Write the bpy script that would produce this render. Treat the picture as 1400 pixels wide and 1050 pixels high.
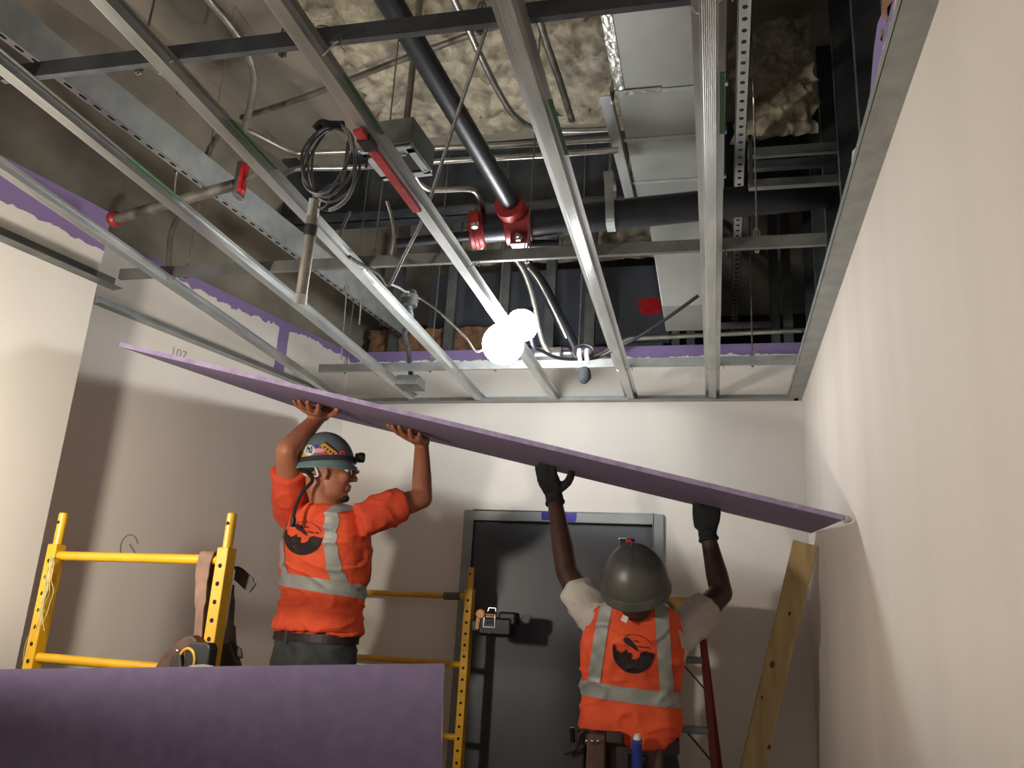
import bpy, bmesh, math, random
from mathutils import Vector, Matrix, Quaternion, noise
from mathutils.bvhtree import BVHTree
random.seed(7)
S = bpy.context.scene
C = S.collection
for o in list(bpy.data.objects): bpy.data.objects.remove(o)
V = Vector

# ---------------------------------------------------------------- camera, world, exposure
CAMZ = 1.48
CR = Matrix(((0.972382, 0.012653, 0.233052), (0.226632, -0.289825, -0.929860), (0.055778, 0.956996, -0.284688)))
cd = bpy.data.cameras.new('camera'); cam = bpy.data.objects.new('camera', cd); C.objects.link(cam)
cd.sensor_width = 36.0; cd.lens = 1150.2 / 1400 * 36; cd.clip_start = 0.02
cam.matrix_world = Matrix.Translation((0, 0, CAMZ)) @ CR.to_4x4()
S.camera = cam
w = bpy.data.worlds.new('world'); S.world = w; w.use_nodes = True
w.node_tree.nodes['Background'].inputs[0].default_value = (0.95, 0.92, 0.89, 1)
w.node_tree.nodes['Background'].inputs[1].default_value = 0.40
S.view_settings.view_transform = 'Standard'; S.view_settings.look = 'None'
S.view_settings.exposure = 0.0; S.view_settings.gamma = 1.0; S.view_settings.use_curve_mapping = False
LAMP_COOL = 92.0      # radiance of the two work bulbs above the board
LAMP_WARM = 500.0      # radiance of the string-light bulb nearer the camera

# site survey helpers: sight lines from the camera station, met with a plane of the building
def ray(x, y):
    d = V(((x - 700) / 1150.2, -(y - 525) / 1150.2, -1.0)); return CR @ d
def onY(x, y, Y): r = ray(x, y); return r * (Y / r.y) + V((0, 0, CAMZ))
def onX(x, y, X): r = ray(x, y); return r * (X / r.x) + V((0, 0, CAMZ))
def onZ(x, y, Z): r = ray(x, y); return r * ((Z - CAMZ) / r.z) + V((0, 0, CAMZ))
def at(x, y, d): return ray(x, y) * d + V((0, 0, CAMZ))

# ---------------------------------------------------------------- materials
def lin(c):
    return tuple((v / 255 / 12.92 if v / 255 <= 0.04045 else ((v / 255 + 0.055) / 1.055) ** 2.4) for v in c) + (1,)
MATS = {}
def mat(name, c1, c2=None, scale=8.0, rough=0.6, metal=0.0, bump=0.0, bscale=60.0, stretch=(1, 1, 1), lo=0.35, hi=0.65,
        detail=5, spec=None, emit=None, estr=0.0, alpha=None, sheen=0, coat=0):
    m = bpy.data.materials.new(name); m.use_nodes = True; N = m.node_tree.nodes; L = m.node_tree.links
    b = N['Principled BSDF']; b.inputs['Roughness'].default_value = rough; b.inputs['Metallic'].default_value = metal
    b.inputs['Base Color'].default_value = lin(c1)
    tc = N.new('ShaderNodeTexCoord')
    if c2 is not None:
        mp = N.new('ShaderNodeMapping'); mp.inputs['Scale'].default_value = stretch
        L.new(tc.outputs['Object'], mp.inputs['Vector'])
        nz = N.new('ShaderNodeTexNoise'); nz.inputs['Scale'].default_value = scale; nz.inputs['Detail'].default_value = detail
        L.new(mp.outputs[0], nz.inputs['Vector'])
        rp = N.new('ShaderNodeValToRGB'); rp.color_ramp.elements[0].position = lo; rp.color_ramp.elements[1].position = hi
        rp.color_ramp.elements[0].color = lin(c1); rp.color_ramp.elements[1].color = lin(c2)
        L.new(nz.outputs['Fac'], rp.inputs[0]); L.new(rp.outputs[0], b.inputs['Base Color'])
    if bump:
        n2 = N.new('ShaderNodeTexNoise'); n2.inputs['Scale'].default_value = bscale; n2.inputs['Detail'].default_value = 4
        L.new(tc.outputs['Object'], n2.inputs['Vector'])
        bp = N.new('ShaderNodeBump'); bp.inputs['Strength'].default_value = bump; bp.inputs['Distance'].default_value = 0.004
        L.new(n2.outputs['Fac'], bp.inputs['Height']); L.new(bp.outputs[0], b.inputs['Normal'])
    if spec is not None: b.inputs['Specular IOR Level'].default_value = spec
    if coat: b.inputs['Coat Weight'].default_value = coat; b.inputs['Coat Roughness'].default_value = 0.2
    if emit is not None:
        b.inputs['Emission Color'].default_value = emit + (1,); b.inputs['Emission Strength'].default_value = estr
    MATS[name] = m
    return m

def wall_mat(name, zw, amp=0.03, fs=14.0, base=(224, 218, 208), base2=(215, 208, 199), strip=None, streak=(1.6, 1.6, 0.6)):
    """joint compound over purple board: compound below a ragged height zw (world z), purple paper above; strip = bare joint"""
    m = bpy.data.materials.new(name); m.use_nodes = True; N = m.node_tree.nodes; L = m.node_tree.links
    b = N['Principled BSDF']; b.inputs['Roughness'].default_value = 0.75
    g = N.new('ShaderNodeNewGeometry'); sp = N.new('ShaderNodeSeparateXYZ'); L.new(g.outputs['Position'], sp.inputs[0])
    def noise_(sc, det=5, st=None):
        nz = N.new('ShaderNodeTexNoise'); nz.inputs['Scale'].default_value = sc; nz.inputs['Detail'].default_value = det
        if st:
            mp = N.new('ShaderNodeMapping'); mp.inputs['Scale'].default_value = st; L.new(g.outputs['Position'], mp.inputs['Vector']); L.new(mp.outputs[0], nz.inputs['Vector'])
        else: L.new(g.outputs['Position'], nz.inputs['Vector'])
        return nz
    def math_(op, a, bb):
        n = N.new('ShaderNodeMath'); n.operation = op
        for i, x in enumerate((a, bb)):
            if isinstance(x, (int, float)): n.inputs[i].default_value = x
            else: L.new(x, n.inputs[i])
        return n.outputs[0]
    # ragged limit
    e1 = noise_(fs, 6); d = math_('MULTIPLY', math_('SUBTRACT', e1.outputs['Fac'], 0.5), amp * 4)
    e2 = noise_(2.2, 1); d2 = math_('MULTIPLY', math_('SUBTRACT', e2.outputs['Fac'], 0.5), amp * 3)
    zz = math_('ADD', math_('ADD', sp.outputs['Z'], d), d2)
    f = math_('GREATER_THAN', zz, zw)
    if strip:   # bare vertical joint between two boards: |y - y0| < half width, above z1
        y0, hw, z1 = strip
        ay = math_('ABSOLUTE', math_('SUBTRACT', math_('ADD', sp.outputs['Y'], math_('MULTIPLY', d, 0.15)), y0), 0)
        s1 = math_('LESS_THAN', ay, hw); s2 = math_('GREATER_THAN', sp.outputs['Z'], z1)
        f = math_('MAXIMUM', f, math_('MULTIPLY', s1, s2))
    r1 = N.new('ShaderNodeValToRGB'); r1.color_ramp.elements[0].position = 0.35; r1.color_ramp.elements[1].position = 0.68
    r1.color_ramp.elements[0].color = lin(base); r1.color_ramp.elements[1].color = lin(base2)
    L.new(noise_(1.3, 5, streak).outputs['Fac'], r1.inputs[0])
    r2 = N.new('ShaderNodeValToRGB'); r2.color_ramp.elements[0].color = lin((138, 117, 162)); r2.color_ramp.elements[1].color = lin((124, 104, 148))
    L.new(noise_(40).outputs['Fac'], r2.inputs[0])
    mx = N.new('ShaderNodeMix'); mx.data_type = 'RGBA'
    L.new(f, mx.inputs['Factor']); L.new(r1.outputs[0], mx.inputs['A']); L.new(r2.outputs[0], mx.inputs['B'])
    L.new(mx.outputs['Result'], b.inputs['Base Color'])
    bp = N.new('ShaderNodeBump'); bp.inputs['Strength'].default_value = 0.08; bp.inputs['Distance'].default_value = 0.004
    L.new(noise_(30).outputs['Fac'], bp.inputs['Height']); L.new(bp.outputs[0], b.inputs['Normal'])
    MATS[name] = m
    return m

mat('galv', (164, 166, 162), (146, 149, 148), 14, 0.45, 0.45, bump=0.05, bscale=200)
mat('galv_bright', (200, 202, 200), (170, 173, 172), 18, 0.30, 0.85, stretch=(1, 0.2, 1))
mat('galv_dull', (128, 130, 128), (100, 102, 102), 9, 0.5, 0.6)
mat('galv_dark', (84, 87, 90), (62, 64, 68), 10, 0.55, 0.5)
mat('emt', (196, 194, 186), (172, 170, 164), 20, 0.25, 0.9)
mat('emt_dull', (140, 136, 126), (108, 104, 98), 14, 0.45, 0.6)
mat('blackpipe', (38, 40, 46), (26, 28, 32), 12, 0.4, 0.2, bump=0.05)
mat('blackcable', (26, 26, 28), None, rough=0.5)
mat('graycable', (104, 104, 104), (84, 84, 86), 40, 0.5, 0.2)
mat('redpaint', (150, 40, 38), (120, 28, 30), 30, 0.45, bump=0.1)
mat('redbright', (196, 38, 44), (170, 26, 34), 30, 0.4)
mat('concrete', (156, 146, 130), (120, 112, 100), 3.0, 0.9, bump=0.35, bscale=26)
mat('concrete2', (150, 140, 125), (122, 114, 102), 2.2, 0.9, bump=0.3, bscale=20)
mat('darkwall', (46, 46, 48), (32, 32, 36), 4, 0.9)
mat('fibre', (184, 173, 150), (116, 108, 93), 12, 0.95, bump=1.0, bscale=50, detail=8)
mat('brownfibre', (150, 112, 76), (104, 76, 54), 14, 0.95, bump=0.9, bscale=60)
mat('duct', (150, 150, 144), (130, 130, 126), 3, 0.5, 0.35)
mat('duct2', (92, 96, 104), (78, 82, 90), 3, 0.6, 0.25)
mat('foil', (214, 212, 204), (168, 166, 160), 40, 0.28, 0.9, bump=0.8, bscale=60)
mat('purple', (138, 122, 156), (128, 113, 145), 25, 0.8)
mat('purpleedge', (170, 154, 184), (146, 128, 164), 30, 0.85, bump=0.3)
mat('gypsum', (206, 200, 196), (186, 178, 176), 30, 0.9)
mat('steeldoor', (72, 76, 82), (64, 68, 74), 3.0, 0.42, 0.0, bump=0.03, stretch=(1, 1, 0.5))
mat('doorframe', (152, 155, 152), (138, 141, 139), 6, 0.5, 0.1)
mat('greenink', (52, 96, 66), (62, 104, 74), 30, 0.6)
mat('bluetape', (74, 62, 160), (62, 52, 146), 30, 0.7)
mat('yellow', (216, 166, 24), (202, 150, 16), 8, 0.42, coat=0.2)
mat('blackhole', (14, 12, 10), None, rough=0.9)
mat('tapegrip', (112, 106, 92), (92, 86, 76), 40, 0.9)
mat('wood', (210, 186, 134), (174, 146, 98), 5, 0.8, stretch=(5, 5, 0.5), bump=0.15, lo=0.3, hi=0.75)
mat('woodknot', (104, 72, 38), (84, 56, 28), 20, 0.8)
mat('redfiber', (128, 26, 26), (108, 20, 22), 6, 0.5)
mat('alu', (130, 132, 132), (110, 112, 112), 20, 0.45, 0.8)
mat('ladderplastic', (150, 116, 44), (128, 98, 38), 12, 0.6)
mat('blackplastic', (24, 24, 26), (18, 18, 20), 30, 0.45)
mat('lasergold', (226, 160, 40), (206, 140, 30), 20, 0.4)
mat('clearplastic', (180, 186, 190), None, rough=0.15, metal=0.3)
mat('leather', (92, 60, 46), (64, 42, 34), 20, 0.6, bump=0.3, bscale=80)
mat('leather_light', (132, 98, 76), (108, 78, 62), 18, 0.6, bump=0.2)
mat('leather_dark', (54, 36, 32), (38, 26, 24), 16, 0.55, bump=0.3)
mat('rivet', (210, 206, 196), None, rough=0.25, metal=0.9)
mat('straw', (200, 190, 140), (176, 164, 112), 40, 0.8)
mat('orange', (238, 94, 52), (222, 78, 42), 7, 0.85, bump=0.25, bscale=120)
mat('orange_shirt', (226, 82, 50), (206, 70, 42), 7, 0.85, bump=0.25, bscale=120)
mat('reflective', (168, 170, 164), (146, 148, 142), 14, 0.55, 0.15)
mat('print', (44, 30, 30), (36, 24, 26), 30, 0.8)
mat('whitecloth', (206, 198, 188), (186, 178, 170), 8, 0.9, bump=0.2, bscale=120)
mat('skin_a', (176, 116, 86), (156, 98, 72), 12, 0.55)
mat('skin_b', (78, 50, 38), (62, 40, 30), 12, 0.5)
mat('hair', (42, 30, 24), (30, 22, 18), 60, 0.8)
mat('glove', (38, 40, 42), (28, 30, 32), 30, 0.85, bump=0.3)
mat('denim', (66, 70, 70), (48, 52, 54), 22, 0.9, bump=0.3, bscale=160)
mat('denim_dark', (40, 42, 48), (30, 32, 38), 20, 0.9)
mat('hat_teal', (124, 154, 147), (100, 128, 124), 7, 0.45)
mat('hat_dome', (112, 124, 127), (96, 110, 113), 7, 0.4)
mat('hat_gray', (88, 88, 82), (68, 69, 66), 8, 0.38, bump=0.08)
mat('elastic', (52, 54, 58), (36, 38, 42), 60, 0.85)
mat('lens', (150, 140, 120), None, rough=0.1, metal=0.6)
mat('st_white', (226, 222, 216), None, rough=0.5)
mat('st_navy', (40, 50, 84), None, rough=0.5)
mat('st_orange', (226, 160, 54), None, rough=0.5)
mat('st_red', (176, 66, 84), None, rough=0.5)
mat('st_pink', (224, 160, 158), None, rough=0.5)
mat('st_blue', (76, 74, 150), None, rough=0.5)
mat('st_yellow', (216, 176, 60), None, rough=0.5)
mat('st_dark', (50, 50, 50), None, rough=0.5)
mat('glasses', (40, 42, 46), None, rough=0.15)
mat('eyewhite', (214, 208, 200), None, rough=0.3)
mat('bluetool', (44, 62, 150), None, rough=0.4)
mat('pencil', (150, 140, 130), None, rough=0.9)
mat('scuff', (96, 88, 84), None, rough=0.9)
mat('floor', (200, 195, 186), (184, 178, 170), 3, 0.8, bump=0.1)
mat('plywood', (168, 134, 84), (146, 112, 66), 5, 0.8, stretch=(1, 8, 1))
mat('cool_bulb', (255, 255, 255), None, rough=0.4, emit=(0.94, 0.98, 1.0), estr=LAMP_COOL)
mat('warm_bulb', (255, 255, 255), None, rough=0.4, emit=(1.0, 0.91, 0.79), estr=LAMP_WARM)

# ---------------------------------------------------------------- mesh builder
def frame(d, up=V((0, 0, 1))):
    d = V(d).normalized()
    if abs(d.dot(up)) > 0.98: up = V((0, 1, 0)) if abs(d.y) < 0.9 else V((1, 0, 0))
    s = d.cross(up).normalized(); u = s.cross(d).normalized()
    return s, u, d
class MB:
    def __init__(s): s.v = []; s.f = []
    def add(s, vs, fs):
        o = len(s.v); s.v += [V(p) for p in vs]; s.f += [tuple(o + i for i in f) for f in fs]; return s
    def box(s, c, size, rot=None):
        c = V(c); h = [x / 2 for x in size]; vs = []
        for z in (-1, 1):
            for y in (-1, 1):
                for x in (-1, 1):
                    p = V((x * h[0], y * h[1], z * h[2]))
                    vs.append(c + (rot @ p if rot is not None else p))
        return s.add(vs, [(0, 2, 3, 1), (4, 5, 7, 6), (0, 1, 5, 4), (2, 6, 7, 3), (0, 4, 6, 2), (1, 3, 7, 5)])
    def bbox(s, a, b): 
        a, b = V(a), V(b); return s.box((a + b) / 2, [abs(x) for x in (b - a)])
    def beam(s, p0, p1, w_, h_, up=V((0, 0, 1))):
        p0, p1 = V(p0), V(p1); sx, u, d = frame(p1 - p0, up); R = Matrix((sx, d, u)).transposed()
        return s.box((p0 + p1) / 2, (w_, (p1 - p0).length, h_), R)
    def hexa(s, pts): return s.add(pts, [(0, 3, 2, 1), (4, 5, 6, 7), (0, 1, 5, 4), (1, 2, 6, 5), (2, 3, 7, 6), (3, 0, 4, 7)])
    def prism(s, poly, d):
        n = len(poly); d = V(d); a = [V(p) for p in poly]; vs = a + [p + d for p in a]
        return s.add(vs, [tuple(range(n - 1, -1, -1)), tuple(range(n, 2 * n))] + [(i, (i + 1) % n, n + (i + 1) % n, n + i) for i in range(n)])
    def tube(s, pts, r, seg=8, cap=True, flat=None):
        pts = [V(p) for p in pts]; n = len(pts); rr = r if isinstance(r, (list, tuple)) else [r] * n
        rings = []; prev = None
        for i, p in enumerate(pts):
            d = (pts[min(i + 1, n - 1)] - pts[max(i - 1, 0)])
            if d.length < 1e-9: d = V((0, 0, 1))
            d.normalize()
            if prev is None: sx, u, _ = frame(d)
            else:
                q = prev[2].rotation_difference(d); sx = q @ prev[0]; u = q @ prev[1]
            prev = (sx, u, d)
            fl = flat[i] if flat else 1.0
            rings.append([p + (sx * math.cos(2 * math.pi * k / seg) + u * (fl * math.sin(2 * math.pi * k / seg))) * rr[i] for k in range(seg)])
        vs = [q for ring in rings for q in ring]; fs = []
        for i in range(n - 1):
            for k in range(seg):
                a = i * seg + k; b = i * seg + (k + 1) % seg; fs.append((a, b, b + seg, a + seg))
        if cap: fs += [tuple(range(seg - 1, -1, -1)), tuple((n - 1) * seg + k for k in range(seg))]
        return s.add(vs, fs)
    def lathe(s, prof, c=(0, 0, 0), axis=(0, 0, 1), seg=24):
        c = V(c); sx, u, d = frame(axis); n = len(prof); vs = []; fs = []
        for r, h in prof:
            for k in range(seg):
                a = 2 * math.pi * k / seg; vs.append(c + d * h + (sx * math.cos(a) + u * math.sin(a)) * r)
        for i in range(n - 1):
            for k in range(seg):
                a = i * seg + k; b = i * seg + (k + 1) % seg; fs.append((a, b, b + seg, a + seg))
        fs += [tuple(range(seg - 1, -1, -1)), tuple((n - 1) * seg + k for k in range(seg))]
        return s.add(vs, fs)
    def ell(s, c, rad, R=None, seg=16, ring=10):
        c = V(c); vs = []; fs = []
        for i in range(ring + 1):
            th = math.pi * i / ring
            for k in range(seg):
                ph = 2 * math.pi * k / seg
                p = V((rad[0] * math.sin(th) * math.cos(ph), rad[1] * math.sin(th) * math.sin(ph), rad[2] * math.cos(th)))
                vs.append(c + (R @ p if R is not None else p))
        for i in range(ring):
            for k in range(seg):
                a = i * seg + k; b = i * seg + (k + 1) % seg; fs.append((a, a + seg, b + seg, b))
        return s.add(vs, fs)
    def loft(s, rings, cap=True):
        n = len(rings[0]); vs = [V(p) for r in rings for p in r]; fs = []
        for i in range(len(rings) - 1):
            for k in range(n):
                a = i * n + k; b = i * n + (k + 1) % n; fs.append((a, b, b + n, a + n))
        if cap: fs += [tuple(range(n - 1, -1, -1)), tuple((len(rings) - 1) * n + k for k in range(n))]
        return s.add(vs, fs)
    def grid(s, fn, nu, nv):
        vs = [fn(i / nu, j / nv) for j in range(nv + 1) for i in range(nu + 1)]
        return s.add(vs, [(j * (nu + 1) + i, j * (nu + 1) + i + 1, (j + 1) * (nu + 1) + i + 1, (j + 1) * (nu + 1) + i) for j in range(nv) for i in range(nu)])
    def mesh(s, name, org=V((0, 0, 0)), smooth=False):
        me = bpy.data.meshes.new(name); me.from_pydata([tuple(p - org) for p in s.v], [], s.f)
        bm = bmesh.new(); bm.from_mesh(me); bmesh.ops.remove_doubles(bm, verts=bm.verts, dist=1e-6)
        bmesh.ops.recalc_face_normals(bm, faces=bm.faces); bm.to_mesh(me); bm.free()
        if smooth: me.shade_smooth()
        return me
    def build(s, name, m, parent=None, smooth=False, bevel=0):
        if parent is not None: org = world_loc(parent)
        else:
            xs = [p.x for p in s.v]; ys = [p.y for p in s.v]; zs = [p.z for p in s.v]
            org = V(((min(xs) + max(xs)) / 2, (min(ys) + max(ys)) / 2, min(zs)))
        me = s.mesh(name, org, smooth)
        if m: me.materials.append(MATS[m])
        o = bpy.data.objects.new(name, me); C.objects.link(o)
        if parent is None: o.location = org
        else: o.parent = parent
        WL[o.name] = org
        if bevel:
            md = o.modifiers.new('bevel', 'BEVEL'); md.width = bevel; md.segments = 2; md.limit_method = 'ANGLE'
        if smooth: smooth_by_angle(o)
        return o
WL = {}
def world_loc(o): return WL[o.name]
def smooth_by_angle(o, ang=0.7):
    me = o.data; bm = bmesh.new(); bm.from_mesh(me)
    for e in bm.edges:
        e.smooth = not (len(e.link_faces) == 2 and e.calc_face_angle(0) > ang)
    for f in bm.faces: f.smooth = True
    bm.to_mesh(me); bm.free()
def thing(name, label, cat, loc, group=None):
    o = bpy.data.objects.new(name, None); C.objects.link(o); o.location = loc; o.empty_display_size = 0.05; WL[o.name] = V(loc)
    o['label'] = label; o['category'] = cat
    if group: o['group'] = group
    return o
def tag(o, label, cat, group=None):
    o['label'] = label; o['category'] = cat
    if group: o['group'] = group
    return o
def struct(o): o['kind'] = 'structure'; return o
def smooth_path(pts, n=6):
    pts = [V(p) for p in pts]; out = []
    for i in range(len(pts) - 1):
        p0 = pts[max(i - 1, 0)]; p1 = pts[i]; p2 = pts[i + 1]; p3 = pts[min(i + 2, len(pts) - 1)]
        for k in range(n):
            t = k / n
            out.append(0.5 * ((2 * p1) + (p2 - p0) * t + (2 * p0 - 5 * p1 + 4 * p2 - p3) * t * t + (3 * p1 - p0 - 3 * p2 + p3) * t ** 3))
    out.append(pts[-1]); return out
def lerp(a, b, t): return V(a) * (1 - t) + V(b) * t

# ================================================================ THE ROOM
YB = 4.2; XR = 0.42; ZC = 2.66; DECK = 3.92
WLd = V((0.265, 0.964, 0)).normalized()       # run of the far left wall
WLn = V((WLd.y, -WLd.x, 0))                   # its face, into the room
F0 = V((-2.428, 2.68, 0))                     # a point at the foot of the far left wall
NLd = V((0.241, 0.970, 0)).normalized(); NLn = V((NLd.y, -NLd.x, 0)); N0 = V((-2.26, 2.49, 0))
def on_left(x, y): 
    r = ray(x, y); o = V((0, 0, CAMZ)); t = (F0 - o).dot(WLn) / r.dot(WLn); return o + r * t
def on_near(x, y):
    r = ray(x, y); o = V((0, 0, CAMZ)); t = (N0 - o).dot(NLn) / r.dot(NLn); return o + r * t
wall_mat('wall_back', 2.905, 0.012, 22, strip=None)
wall_mat('wall_leftfar', 2.925, 0.018, 22, strip=(3.69, 0.035, 2.70))
wall_mat('wall_leftnear', 2.80, 0.012, 18)
wall_mat('wall_right', 2.93, 0.018, 22, base=(212, 203, 192), base2=(201, 192, 182), streak=(2.2, 2.2, 0.3))

fl = struct(MB().bbox((-4.2, -3.5, -0.1), (1.6, 6.4, 0)).build('floor', 'floor'))
struct(MB().bbox((-4.2, -3.5, DECK), (1.6, 6.4, DECK + 0.15)).build('ceiling', 'concrete2'))
# back wall with its doorway
b = MB()
dx0, dx1, dz = -1.262, -0.246, 2.083
b.bbox((-2.15, YB, 0), (dx0, YB + 0.12, 2.965)); b.bbox((dx1, YB, 0), (XR + 0.12, YB + 0.12, 2.965)); b.bbox((dx0, YB, dz), (dx1, YB + 0.12, 2.965))
wb = struct(b.build('wall_back', 'wall_back'))
# right wall, its top edge torn
tear = [(-1.2, 2.93), (0.6, 2.95), (1.2, 2.92), (1.55, 2.95), (1.8, 2.99), (1.95, 3.03), (2.02, 3.0), (2.1, 2.93), (2.3, 2.90), (2.42, 2.95), (2.5, 2.86),
        (2.62, 2.88), (2.9, 2.86), (3.1, 2.9), (3.3, 2.87), (3.5, 2.92), (3.65, 2.90), (3.85, 2.86), (4.0, 2.93), (4.2, 2.92)]
poly = [(XR, -1.2, 0)] + [(XR, y, z) for y, z in tear] + [(XR, 4.2, 0)]
struct(MB().prism(poly, (0.016, 0, 0)).build('wall_right', 'wall_right'))
# far left wall (in the recess) and near left wall (a return that stands 0.2 m proud)
a0 = F0 - WLd * 0.3; a1 = F0 + WLd * 1.60
struct(MB().prism([a0, a1, a1 + V((0, 0, 2.965)), a0 + V((0, 0, 2.965))], WLn * -0.05).build('wall_left', 'wall_leftfar'))
n1 = N0; n0 = N0 - NLd * 3.6
struct(MB().prism([n0, n1, n1 + V((0, 0, 2.955)), n0 + V((0, 0, 2.955))], NLn * -0.16).build('wall_left_near', 'wall_leftnear'))
# building shell seen through the open grid
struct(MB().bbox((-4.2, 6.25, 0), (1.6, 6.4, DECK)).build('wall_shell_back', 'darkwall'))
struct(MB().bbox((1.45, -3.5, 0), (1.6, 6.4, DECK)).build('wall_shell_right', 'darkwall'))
cl0 = F0 - WLd * 3.2 - WLn * 0.16; cl1 = F0 + WLd * 2.0 - WLn * 0.16
struct(MB().prism([cl0, cl1, cl1 + V((0, 0, DECK)), cl0 + V((0, 0, DECK))], WLn * -0.2).build('wall_shell_left', 'concrete'))

# door, frame
fr = MB()
fr.bbox((dx0, YB - 0.022, 0), (dx0 + 0.05, YB + 0.12, dz)); fr.bbox((dx1 - 0.05, YB - 0.022, 0), (dx1, YB + 0.12, dz)); fr.bbox((dx0 + 0.05, YB - 0.022, dz - 0.052), (dx1 - 0.05, YB + 0.12, dz))
d1 = thing('door_1', 'grey steel door in a light grey metal frame on the far wall', 'door', ((dx0 + dx1) / 2, YB, 0)); del d1['category']; del d1['label']; struct(d1)
fr.build('door_frame', 'doorframe', d1, bevel=0.003)
MB().bbox((dx0 + 0.054, YB + 0.0, 0.008), (dx1 - 0.054, YB + 0.045, dz - 0.057)).build('door_leaf', 'steeldoor', d1, bevel=0.002)
MB().bbox((dx1 - 0.10, YB - 0.03, 0.99), (dx1 - 0.13, YB + 0.0, 1.05)).build('door_latch', 'galv', d1)
t0 = onY(740, 700, YB - 0.024); t1 = onY(788, 713, YB - 0.024)
tp = []
for i in range(9): tp.append((t0.x + (t1.x - t0.x) * i / 8, t0.z + 0.002 * math.sin(i * 1.7)))
up_ = [V((x, YB - 0.0235, z)) for x, z in tp]
lowz = [V((t0.x + 0.003, YB - 0.0235, t1.z + 0.004)), V((t1.x - 0.006, YB - 0.0235, t1.z - 0.004)), V((t1.x, YB - 0.0235, t1.z + 0.02))]
tag(MB().prism(up_ + lowz[::-1], (0, 0.0014, 0)).build('masking_tape', 'bluetape'), 'strip of blue masking tape stuck across the head of the grey door frame', 'tape')

# perimeter ceiling angles
def angle_trim(name, p0, p1, n, leg=0.035, hgt=0.034, m='galv'):
    p0, p1, n = V(p0), V(p1), V(n)
    b = MB(); z0 = V((0, 0, ZC))
    b.prism([p0 + z0, p1 + z0, p1 + z0 + n * leg, p0 + z0 + n * leg], (0, 0, 0.0016))
    b.prism([p0 + z0 + n * 0.0005, p1 + z0 + n * 0.0005, p1 + z0 + V((0, 0, hgt)) + n * 0.0005, p0 + z0 + V((0, 0, hgt)) + n * 0.0005], n * 0.0016)
    return struct(b.build(name, m))
angle_trim('trim_1', (-1.98, YB, 0), (XR, YB, 0), (0, -1, 0), 0.05, 0.034, 'galv')
b = MB()
b.bbox((XR - 0.068, 0.2, ZC), (XR, YB, ZC + 0.0016)); b.bbox((XR - 0.068, 0.2, ZC), (XR - 0.0664, YB, ZC + 0.03)); b.bbox((XR - 0.0016, 0.2, ZC), (XR, YB, ZC + 0.03))
struct(b.build('trim_2', 'galv'))
angle_trim('trim_3', F0 + WLd * 0.0, F0 + WLd * 1.575, WLn, 0.045, 0.04, 'galv')
angle_trim('trim_4', N0 - NLd * 3.0, N0 + NLd * 0.07, NLn, 0.055, 0.05, 'galv_dull')

# ================================================================ CEILING GRID
def hat_profile():
    t = 0.0014
    return [(-0.034, 0.022), (-0.019, 0.022), (-0.0165, 0.0), (0.0165, 0.0), (0.019, 0.022), (0.034, 0.022),
            (0.034, 0.022 + t), (0.018, 0.022 + t), (0.0155, t), (-0.0155, t), (-0.018, 0.022 + t), (-0.034, 0.022 + t)]
studX = [0.0, -0.405, -0.81, -1.215, -1.60, -1.99]
studlab = ['rightmost hat furring channel, nearest the right wall', 'hat furring channel with knurled face, second from the right wall', 'hat furring channel carrying the red bar and the glaring bulbs',
           'hat furring channel just left of the glaring bulbs', 'hat furring channel touched by the hanging steel pipe drop', 'leftmost hat furring channel, beside the near left wall']
studx_skew = [(0.0, -0.006), (-0.39, -0.412), (-0.845, -0.81), (-1.205, -1.22), (-1.595, -1.585), (-1.965, -2.02)]
for i, x in enumerate(studX):
    y0, y1 = 0.3, (YB - 0.004 if i < 4 else (4.12 if i == 4 else 4.06)); xa, xb = studx_skew[i]
    b = MB(); pr = hat_profile(); ks = 2
    # straight line fitted at y=1.3 and y=4.15
    sl = (xb - xa) / 2.85
    rings = [[V((xa + sl * (y - 1.3) + px_, y, ZC + 0.003 + pz)) for px_, pz in pr] for y in (y0, y1)]
    b.loft(rings)
    # knurl ribs on the flat face
    for k in range(-3, 4):
        xr_ = k * 0.0042
        b.add([V((xa + sl * (y - 1.3) + xr_ + dx, y, ZC + 0.003 - dz_)) for y in (y0, y1) for dx, dz_ in ((-0.001, 0), (0, 0.0007), (0.001, 0))], [(0, 1, 4, 3), (1, 2, 5, 4)])
    o = tag(b.build('furring_channel', 'galv_bright'), studlab[i], 'channel', 'hat furring channels of the ceiling grid')
    if i < 5:
        ya = (1.62, 1.66, 1.50, 1.62, 1.75)[i]; xg = xa + sl * (ya - 1.3)
        MB().bbox((xg + 0.0225, ya, ZC + 0.0244), (xg + 0.0335, ya + 0.24, ZC + 0.0249)).build('ink_stamp', 'greenink', o)
crcY = [(1.39, -1.66, 0.40, 'galv_dark', 'dark carrying channel crossing the top of the view above the furring channels'),
        (2.51, -2.19, 0.345, 'galv_dull', 'carrying channel crossing mid-ceiling just in front of the red pipe couplings'),
        (3.69, -1.93, 0.372, 'galv', 'carrying channel nearest the far wall, passing behind the glaring bulbs')]
ZH = ZC + 0.003 + 0.0235
for y, xa, xb, m, lab in crcY:
    t = 0.0018; h = 0.040; f_ = 0.016
    pr = [(0, 0), (f_, 0), (f_, t), (t, t), (t, h - t), (f_, h - t), (f_, h), (0, h)]
    tag(MB().loft([[V((x, y + py, ZH + pz)) for py, pz in pr] for x in (xa, xb)]).build('carrying_channel', m), lab, 'channel', 'cold rolled carrying channels')
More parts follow.
